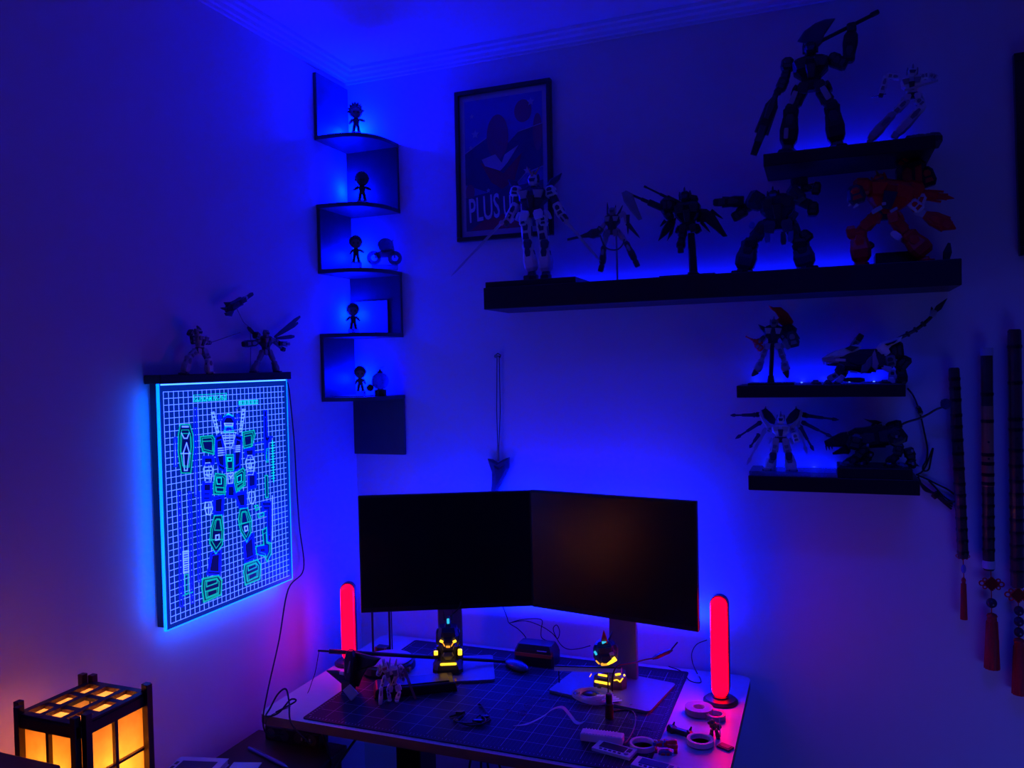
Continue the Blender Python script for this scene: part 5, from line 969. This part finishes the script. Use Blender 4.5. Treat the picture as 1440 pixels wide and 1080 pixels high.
# black tangle of wires on the mat
t = thing('wire_tangle', 'small tangle of black connector wires at the middle of the mat', 'wires', DK(662, 1012))
for i, L_ in enumerate(([(632, 1008), (645, 1004), (653, 1001), (650, 1006), (640, 1012)], [(640, 1014), (655, 1017), (672, 1015), (688, 1010), (685, 1002), (677, 992), (673, 990)], [(646, 1016), (660, 1020), (678, 1018), (690, 1012)], [(665, 1014), (675, 1006), (683, 1012), (676, 1019), (666, 1016)])):
    MB().tube(smooth_path([DK(x, y, .003+.002*((i+j) % 3)) for j, (x, y) in enumerate(L_)], 6), .0022, 6).build('wire', RUBBER, t)
a = DK(641, 1014.5); MB().box(a+Z*.003, (.012, .006, .005)).build('gold_plug', mat('plug_brass', (.5, .3, .12), .35, metal=.6), t)
for x, y in ((647, 1004), (672, 1016), (683, 1010)): a = DK(x, y); MB().box(a+Z*.004, (.022, .010, .007), Vector((.95, .3, 0)), Vector((-.3, .95, 0)), Z).build('connector', BLACK, t)
# LED ribbon roll and loose ribbon
RIB = mat('ribbon_pale', (.80, .78, .78), .5)
def ribbon(b_, path, w, th=.0008):
    rows = [[Vector(p), Vector(p)+Z*w] for p in path]; b_.grid(rows); n = Vector()
    return b_
c = DK(833, 982); t = thing('led_ribbon_roll', 'loose roll of pale ribbon standing before the lit pedestal', 'ribbon', c)
for j, (r, cx, cy) in enumerate(((.056, 0, 0), (.050, .004, .002), (.040, -.002, .004), (.030, -.004, -.004))):
    b_ = MB(); ribbon(b_, [c+Vector((cx+r*1.0*math.cos(g), cy+r*.85*math.sin(g), .001+.003*(1+math.sin(g*2+j)))) for g in [i*2*math.pi/36 for i in range(37)]], .0095)
    b_.build('coil', RIB, t)
for j in range(4):
    a_ = c+Vector((.012+.010*j, .004-.012*j, .008)); e_ = a_+Vector((.045, .004+.004*j, .004))
    MB().box((a_+e_)/2, ((e_-a_).length, .010, .0012), (e_-a_).normalized(), Z.cross((e_-a_).normalized()).normalized(), Z).build('ribbon_end', RIB, t)
MB().ell(c+Vector((-.012, .012, .006)), (.022, .018, .006)).build('core', TBLACK, t)
path = smooth_path([DK(722, 1021, .001), DK(742, 1018, .001), DK(763, 1008, .012), DK(778, 997, .024), DK(791, 995, .024), DK(800, 1004, .012), (DK(810, 1016, .002)), DK(820, 1016, .003), DK(828, 1006, .010)], 8)
b_ = MB(); wd = Vector((.25, .95, .25)).normalized()*.0105; b_.grid([[p+wd*-.5*min(1, .15+i*.09), p+wd*.5*min(1, .15+i*.09)] for i, p in enumerate(path)])
o = b_.build('loose_ribbon', RIB); o.modifiers.new('thickness', 'SOLIDIFY').thickness = .0008; tag(o, 'loose pale ribbon strip curling across the cutting mat', 'ribbon')
# ribbed white block
c = DK(847, 1042); t = thing('ribbed_block', 'white ribbed plastic block near the front edge of the mat', 'block', c); u = Vector((.995, .06, 0)); v = Vector((-.06, .995, 0))
MB().box(c+Z*.010, (.104, .030, .020), u, v, Z).build('block', PALE, t, bevel=.003)
for i in range(11): MB().box(c+u*(-.042+i*.0075)+Z*.0205, (.003, .026, .0015), u, v, Z).build('rib', PALE, t)
# control boxes
def gadget(label, c, u, tilt=0):
    u = Vector(u).normalized(); v = Z.cross(u); t = thing('controller_board', label, 'electronics', c, 'white framed circuit boards'); c = Vector(c)
    MB().box(c+Z*.004, (.098, .046, .008), u, v, Z).build('case', PALE, t, bevel=.001); MB().box(c+u*-.004+v*.004+Z*.0085, (.064, .026, .001), u, v, Z).build('window', mat('dark_window', (.03, .03, .05), .3), t)
    MB().box(c+u*.036+v*.006+Z*.0085, (.010, .016, .0012), u, v, Z).build('chip', TDARK, t)
    for i in range(5): MB().box(c+u*(-.028+i*.012)+v*-.016+Z*.0085, (.007, .005, .001), u, v, Z).build('button', TDARK, t)
    MB().ell(c+u*.036+v*-.012+Z*.009, (.006, .006, .002)).build('knob', TGREY, t); return t
gadget('white framed circuit board left of the tape roll at the mat edge', DK(864, 1057), (.98, -.2, 0)); gadget('white framed circuit board nearest the camera at the desk front edge', Vector((1.165, -.632, ZM)), (.985, -.17, 0))
# tape rolls
def taperoll(label, c, r, h, m, inner, A=Z, ell=1.0):
    t = thing('tape_roll', label, 'tape', c); c = Vector(c)
    MB().lathe(c, [(0, r), (h, r), (h, inner), (0, inner), (0, r)], 28).build('tape', m, t); MB().lathe(c, [(.0005, inner), (h-.0005, inner), (h-.0005, inner*.93), (.0005, inner*.93), (.0005, inner)], 28).build('core', PALE, t); return t
CREAM = mat('tape_cream', (.78, .70, .66), .5)
taperoll('cream masking tape roll lying on the mat beside circuit board', DK(904, 1051), .031, .012, CREAM, .027); taperoll('cream tape roll lying on the desk right of the mat', DK(985, 1045), .032, .012, CREAM, .026)
t = taperoll('clear tape roll lying before the right red lamp', DK(983, 1002), .036, .016, mat('clear_tape', (.55, .5, .55), .2, trans=.4), .016)
t2 = taperoll('second clear tape roll leaning at the right of the first', Vector((1.262, -.325, ZT)), .026, .014, mat('clear_tape', (.55, .5, .55), .2, trans=.4), .019)
# black clamp
c = onz(957, 1033, ZT); t = thing('black_bracket', 'black toothed plastic bracket lying on the desk by the mat', 'bracket', c); u = Vector((.95, -.3, 0)).normalized(); v = Z.cross(u)
MB().loft(c-u*.034+Z*.008, c+u*.034+Z*.007, [(0, .016, .014), (.2, .024, .016), (.35, .014, .012), (.7, .015, .012), (.85, .022, .016), (1, .010, .01)], Z).build('bar', BLACK, t)
for s0, s1 in ((-.026, 1), (-.022, -1), (.020, 1), (.028, -1)): MB().loft(c+u*s0+v*s1*.006+Z*.006, c+u*(s0+.004*s1)+v*s1*.012+Z*.022, [(0, .010, .008), (1, .002, .003)], u).build('tooth', BLACK, t)
# little figures
OLIVE = mat('toy_olive', (.25, .18, .05), .5)
b = DBot('small olive toy figure standing by the right cream tape roll', (1005, 1036), ZT, trim=OLIVE, name='toy_figure', cat='toy figure', group='small toy figures')
b.torso((1004, 1026), (1003, 1016), 11, OLIVE, dep=.8); b.head((1002, 1018), (1001, 1012), 6, OLIVE, fin=False); b.seg('arm', (998, 1018), (996, 1014), 4, ARM, OLIVE); b.seg('arm', (1008, 1020), (1012, 1026), 4.5, ARM, TDARK); b.seg('pack', (1008, 1018), (1013, 1024), 6, PAD, OLIVE, -.006)
b.tube('lance', [(1011.5, 1008), (1013, 1036)], .0012, TDIM, .004, sm=False)
b.seg('leg', (1001, 1026), (1000, 1037), 5, SHIN, TDARK); b.seg('leg', (1007, 1026), (1010, 1038), 5, SHIN, OLIVE, .004); b.foot((1000, 1036), 5, TDARK); b.foot((1010, 1037), 5, TDARK, .006)
b = DBot('small blue and red toy figure lying beside the tape roll', (924, 1056), ZT, trim=TRED, name='toy_figure', cat='toy figure', group='small toy figures')
b.seg('torso', (918, 1046), (944, 1045), 10, TORSO, TBLUE, .004, .8); b.seg('arm', (924, 1043), (919, 1041.5), 3.5, ARM, TWHITE, .01); b.seg('arm', (933, 1043), (928, 1041.5), 3.5, ARM, TWHITE, .01); b.seg('leg', (936, 1044), (952, 1043), 6, SHIN, TRED, .008); b.seg('leg', (938, 1048), (953, 1050), 6, SHIN, TRED, .012); b.foot((921, 1052), 8, TDARK); b.foot((950, 1050), 6, TRED)
b.seg('shield', (926, 1060), (945, 1061), 12, PAD, mat('toy_slate', (.10, .12, .25), .4), .014, .6)
# chip
c = onz(1020, 1052, ZT); u = Vector((.88, -.47, 0)); v = Vector((.47, .88, 0))
t = thing('small_plate', 'small dark flat plate near the desk right front edge', 'plate', c); MB().box(c+Z*.0025, (.034, .024, .005), u, v, Z).build('plate', mat('dark_red_brown', (.10, .04, .05), .4), t, bevel=.001); MB().box(c+Z*.0056, (.026, .016, .0012), u, v, Z).build('sticker', mat('plum_sticker', (.2, .06, .1), .5), t)
# red capped marker
c = DK(857, 1010); t = thing('marker', 'dark red marker standing upright on the mat by the ribbon roll', 'marker', c)
MB().lathe(c, [(0, .010), (.002, .011), (.038, .011), (.040, .008)], 14).build('barrel', mat('marker_dark_red', (.10, .008, .015), .35), t); MB().lathe(c+Z*.040, [(0, .0085), (.022, .0085), (.024, .006)], 14).build('cap', BLACK, t); MB().lathe(c+Z*.061, [(0, .006), (.004, .006)], 10).build('cap_tip', mat('magenta_tip', (.5, .02, .2), .4), t)
# tiny clear bead + brown wire on the mat
tag(MB().ell(DK(887, 994)+Z*.005, (.004, .004, .005)).build('clear_bead', mat('bead_clear', (.6, .6, .7), .1)), 'tiny shiny clear bead on the mat right of the marker', 'bead')
cable('brown_wire', 'thin dark brown wire curving over the mat toward the front', [DK(862, 1000, .002), DK(880, 998, .002), DK(892, 1003, .002), DK(893, 1018, .002), DK(888, 1032, .002), DK(882, 1042, .002), DK(878, 1046, .002)], .0018, mat('brown_wire', (.10, .03, .03), .4))
# cables behind the monitors
cable('monitor_cable', 'black cable looping behind the black box under the monitors', [wall(706, 850, .09), wall(713, 868, .09), wall(716, 876, .09), wall(728, 884, .085), wall(737, 893, .08), (.655, -.075, .795)], .0016)
cable('monitor_cable', 'black cable arching between the two monitors above the box', [wall(717, 876, .07), wall(730, 872, .07), wall(748, 870, .07), wall(762, 872, .07), wall(761, 885, .07), wall(762, 897, .07), (.73, -.075, .80)], .0014)
cable('monitor_cable', 'black cable coiling right of the box toward the pedestal head', [wall(716, 876, .06), wall(738, 873, .06), wall(760, 880, .06), wall(776, 890, .06), wall(784, 898, .06), wall(787, 888, .06), wall(783, 879, .06), wall(778, 884, .06), wall(782, 896, .06), wall(790, 908, .06), wall(800, 913, .07), wall(815, 912, .12), wall(830, 908, .19)], .0014)
cable('bust_cable', 'black cable reaching from the pedestal head to the right lamp', [wall(861, 972, .40), wall(861, 960, .40), wall(863, 945, .40), wall(870, 936, .38), wall(890, 932, .33), wall(905, 928, .28), wall(925, 924, .24), wall(940, 917, .2), wall(953, 903, .18)], .0022)
a, e = wall(918, 926, .25), wall(945, 914, .19); tag(MB().loft(a, e, [(0, .006, .006), (.2, .011, .010), (.8, .011, .010), (1, .006, .006)], Z).build('inline_connector', BLACK), 'black inline connector on the cable below the right monitor', 'connector')
cable('lamp_cable', 'thin black cable of the right red lamp curling on the desk', [wall(994, 900, .14), wall(980, 906, .14), wall(973, 918, .16), wall(974, 932, .18), onz(980, 946, ZT+.004), onz(985, 955, ZT+.003), onz(984, 960, ZT+.003), onz(970, 957, ZT+.003), onz(958, 944, ZT+.003), onz(940, 937, ZT+.012)], .0014)
t = thing('hanging_cables', 'black cables hanging under the desk front edge', 'cable', (.78, -.5, .55))
for i, (px0, px1) in enumerate(((640, 634), (655, 652), (663, 668), (680, 690))):
    a = onz(px0, 1052, .705); MB().tube(smooth_path([(a.x, -.52, .712), (a.x+.006, -.53, .66), (a.x-.004+.01*i, -.53, .60), (a.x+.01*i, -.50, .54)]), .003, 8).build('cable', RUBBER, t)

# ================================================================ CHEST AND WHAT STANDS ON IT
ZCH = .64; DW = wood('dark_chest_wood', (.045, .022, .016), (.075, .035, .022), .45, 'Y', 6)
t = thing('chest_of_drawers', 'low dark wooden chest along the left wall under the lantern', 'chest', (.165, -1.2, 0))
MB().bx((.017, -1.80, .03), (.30, -.585, ZCH-.022)).build('carcass', DW, t, bevel=.003); MB().bx((.016, -1.81, ZCH-.022), (.312, -.575, ZCH)).build('chest_top', DW, t, bevel=.003)
for j in range(3):
    for i in range(2):
        dr = MB().bx((.300, -1.79+j*.4, .05+i*.28), (.309, -1.40+j*.4, .31+i*.28)).build('drawer', DW, t, bevel=.002); MB().lathe((.309, -1.595+j*.4, .18+i*.28), [(0, .006), (.012, .006), (.014, .013), (.022, .011)], 12, A=X).build('knob', TSTEEL, dr)
for x in (.04, .28):
    for y in (-1.76, -.62): MB().bx((x-.02, y-.02, 0), (x+.02, y+.02, .03)).build('foot', DW, t)
# power strip
t = thing('power_strip', 'black power strip with sockets on the chest below the desk', 'power strip', (.16, -.600, ZCH)); MB().bx((.075, -.622, ZCH), (.255, -.578, ZCH+.040)).build('strip_body', BLACK, t, bevel=.004)
for i in range(4): MB().lathe((.097+i*.045, -.6225, ZCH+.021), [(-.002, .014), (.0008, .014), (.001, .012)], 14, A=(0, -1, 0)).build('socket', TDARK, t)
for i in range(3): MB().box((.200+i*.013, -.6245, ZCH+.021), (.004, .002, .008)).build('socket_pin', TDIM, t)
MB().bx((.15, -.622, ZCH+.040), (.172, -.606, ZCH+.0435)).build('switch', TSTEEL, t)
cable('plug_cable', 'black cable looped over the desk edge above the power strip', [(.238, -.63, ZCH+.02), (.275, -.70, .70), (.225, -.70, .742), (.19, -.66, .775), (.165, -.64, .80), (.15, -.655, .79), (.14, -.675, .76), (.142, -.695, .746), (.17, -.68, .752), (.19, -.655, .78), (.195, -.64, .77), (.165, -.685, .755)], .0024)
cable('plug_cable', 'black cable hanging down the chest right side under the desk', [(.25, -.60, ZCH+.03), (.275, -.63, ZCH+.045), (.30, -.65, .66), (.318, -.66, .62), (.325, -.70, .60), (.345, -.66, .64), (.37, -.60, .69), (.375, -.55, .69)], .0035)
# pen, papers, book stack
a, e = onz(349, 1051, ZCH+.006), onz(403, 1078, ZCH+.006); t = thing('ballpoint_pen', 'blue ballpoint pen lying on the chest near its right edge', 'pen', (a+e)/2-Z*.006); L_ = e-a
MB().lathe(a, [(0, .002), (.004, .0042), (L_.length*.7, .005), (L_.length*.93, .0048), (L_.length, .002)], 12, A=L_).build('barrel', mat('pen_blue', (.12, .14, .5), .25), t); MB().box(a+L_*.3+Z*.006, (L_.length*.3, .002, .0012), L_.normalized(), Z.cross(L_.normalized()), Z).build('clip', TSTEEL, t); MB().lathe(e, [(0, .002), (.006, .0006)], 8, A=L_).build('tip', TSTEEL, t)
c = onz(348, 1080, ZCH+.001); tag(MB().box((c.x-.004, c.y-.02, ZCH+.0012), (.075, .09, .0024), Vector((.95, .3, 0)), Vector((-.3, .95, 0)), Z).build('note_pad', PAPERW), 'white note pad lying on the chest left of the pen', 'notepad')
c = Vector((.083, -.925, ZCH)); u = Vector((.97, .24, 0)).normalized(); v = Z.cross(u)
tag(MB().box(c+Z*.016, (.130, .185, .032), u, v, Z).build('book', mat('book_dark', (.06, .05, .08), .5), bevel=.002), 'thick dark book under the comic volume on the chest', 'book')
t = thing('comic_book', 'white bordered comic book with dark cover picture, topmost on the chest', 'book', c+Z*.032)
bb = c+Z*.032
MB().box(bb+Z*.008, (.126, .180, .014), u, v, Z).build('pages', PAPERW, t); MB().box(bb+Z*.0155, (.130, .185, .0012), u, v, Z).build('cover', mat('cover_pale', (.55, .56, .62), .4), t); MB().box(bb+Z*.0006, (.130, .185, .0012), u, v, Z).build('back_cover', PALE, t)
cv = MB().box(bb+Z*.0164, (.092, .145, .0006), u, v, Z).build('cover_picture', mat('cover_art', (.04, .04, .07), .45), t)
for (du, dv, r1, r2) in ((-.012, .02, .020, .012), (.016, .03, .014, .010), (.0, -.02, .016, .018), (-.02, -.04, .012, .008)): MB().ell(bb+u*du+v*dv+Z*.0168, (r1, r2, .0005), 10, 4).build('cover_shape', TGREY, cv)
for i in range(6): MB().box(bb+u*-.056+v*(-.05+i*.022)+Z*.0165, (.008, .014, .0006), u, v, Z).build('title_mark', TDARK, t)

# ---------------------------------------------------------------- shoji lantern
LZ = 1.036; LX0, LX1, LY0, LY1 = .126, .282, -1.374, -1.216
LWOOD = wood('lantern_wood', (.030, .010, .010), (.055, .018, .014), .4, 'Z', 10)
PAP = bpy.data.materials.new('lantern_paper'); PAP.use_nodes = True; nt = PAP.node_tree; nt.nodes.clear()
out = nt.nodes.new('ShaderNodeOutputMaterial'); tr = nt.nodes.new('ShaderNodeBsdfTranslucent'); df = nt.nodes.new('ShaderNodeBsdfDiffuse'); mxs = nt.nodes.new('ShaderNodeMixShader'); mxs.inputs[0].default_value = .25
nz = nt.nodes.new('ShaderNodeTexNoise'); nz.inputs['Scale'].default_value = 55; nz.inputs['Detail'].default_value = 6; tc = nt.nodes.new('ShaderNodeTexCoord'); nt.links.new(tc.outputs['Object'], nz.inputs[0])
mxc = nt.nodes.new('ShaderNodeMix'); mxc.data_type = 'RGBA'; mxc.inputs['A'].default_value = (.84, .50, .15, 1); mxc.inputs['B'].default_value = (.97, .66, .26, 1); nt.links.new(nz.outputs['Fac'], mxc.inputs['Factor'])
nt.links.new(mxc.outputs['Result'], tr.inputs[0]); nt.links.new(mxc.outputs['Result'], df.inputs[0]); nt.links.new(tr.outputs[0], mxs.inputs[1]); nt.links.new(df.outputs[0], mxs.inputs[2]); nt.links.new(mxs.outputs[0], out.inputs[0])
cx_, cy_ = (LX0+LX1)/2, (LY0+LY1)/2
t = thing('paper_lantern', 'square wooden paper lantern glowing orange on the dark chest', 'lamp', (cx_, cy_, ZCH))
HH = LZ-ZCH; pw = .013
for sx in (-1, 1):
    for sy in (-1, 1):
        X_, Y_ = cx_+sx*(LX1-LX0)/2, cy_+sy*(LY1-LY0)/2
        MB().box((X_-sx*pw*.5, Y_+sy*pw*.1-sy*pw*1.6*0, ZCH+(HH+.014)/2), (pw, pw, HH+.014)).build('post', LWOOD, t, bevel=.001)
        MB().box((X_+sx*pw*.62-sx*.0, Y_-sy*pw*.75, ZCH+(HH+.018)/2), (pw, pw, HH+.018)).build('post', LWOOD, t, bevel=.001)
for sy in (-1, 1):
    for z_ in (LZ-.014, ZCH+.03): MB().box((cx_, cy_+sy*(LY1-LY0)/2, z_), (LX1-LX0, .010, .020)).build('rail', LWOOD, t)
    MB().box((cx_, cy_+sy*((LY1-LY0)/2-.002), ZCH+HH/2), (.007, .008, HH-.04)).build('muntin', LWOOD, t)
    for k in range(1, 4): MB().box((cx_, cy_+sy*((LY1-LY0)/2-.002), LZ-.024-k*.084), (LX1-LX0, .007, .005)).build('muntin', LWOOD, t)
    MB().box((cx_, cy_+sy*((LY1-LY0)/2-.007), ZCH+.04+(HH-.06)/2), (LX1-LX0-.02, .0008, HH-.06)).build('paper_pane', PAP, t)
for sx in (-1, 1):
    for z_ in (LZ-.014, ZCH+.03): MB().box((cx_+sx*(LX1-LX0)/2, cy_, z_), (.010, LY1-LY0, .020)).build('rail', LWOOD, t)
    MB().box((cx_+sx*((LX1-LX0)/2-.002), cy_, ZCH+HH/2), (.008, .007, HH-.04)).build('muntin', LWOOD, t)
    for k in range(1, 4): MB().box((cx_+sx*((LX1-LX0)/2-.002), cy_, LZ-.024-k*.084), (.007, LY1-LY0, .005)).build('muntin', LWOOD, t)
    MB().box((cx_+sx*((LX1-LX0)/2-.007), cy_, ZCH+.04+(HH-.06)/2), (.0008, LY1-LY0-.02, HH-.06)).build('paper_pane', PAP, t)
# lattice top: three by three cells, the middle one open
for k in (-1, 1):
    MB().box((cx_+k*.0265, cy_, LZ-.003), (.013, LY1-LY0, .008)).build('lattice_strip', LWOOD, t); MB().box((cx_, cy_+k*.0265, LZ-.0055), (LX1-LX0, .013, .007)).build('lattice_strip', LWOOD, t)
    MB().box((cx_+k*((LX1-LX0)/2-.005), cy_, LZ-.004), (.014, LY1-LY0-.02, .009)).build('lattice_strip', LWOOD, t); MB().box((cx_, cy_+k*((LY1-LY0)/2-.005), LZ-.004), (LX1-LX0-.02, .014, .009)).build('lattice_strip', LWOOD, t)
PAPT = mat('lantern_top_paper', (.85, .62, .42), .8)
PT = bpy.data.materials.new('lantern_top_paper_lit'); PT.use_nodes = True; n2 = PT.node_tree; n2.nodes.clear(); o2 = n2.nodes.new('ShaderNodeOutputMaterial'); t2_ = n2.nodes.new('ShaderNodeBsdfTranslucent'); t2_.inputs[0].default_value = (.95, .62, .38, 1); n2.links.new(t2_.outputs[0], o2.inputs[0])
for i in (-1, 0, 1):
    for j in (-1, 0, 1):
        if i or j: MB().box((cx_+i*.0515, cy_+j*.052, LZ-.0097), (.046, .046, .0008)).build('top_paper', PT, t)
MB().bx((LX0, LY0, ZCH), (LX1, LY1, ZCH+.02)).build('base_board', LWOOD, t)
sk = MB().lathe((cx_, cy_, ZCH+.02), [(0, .03), (.01, .03), (.012, .012), (.11, .012)], 16).build('socket', TBLACK, t)
MB().lathe((cx_, cy_, LZ-.045), [(0, .010), (.012, .010), (.016, .005), (.030, .004)], 12).build('finial', TGOLD, t)
MB().tube([(cx_-.072, cy_, LZ-.046), (cx_+.072, cy_, LZ-.046)], .0015, 6).build('spider', TGOLD, t)
point('lantern_bulb', (cx_, cy_, ZCH+.265), 1.5, (1.0, .62, .30), .028)
# dark wooden box nearer the camera
tag(MB().bx((.018, -1.62, ZCH), (.300, -1.425, .992)).build('wooden_box', DW, bevel=.004), 'dark wooden box standing on the chest before the lantern', 'box')
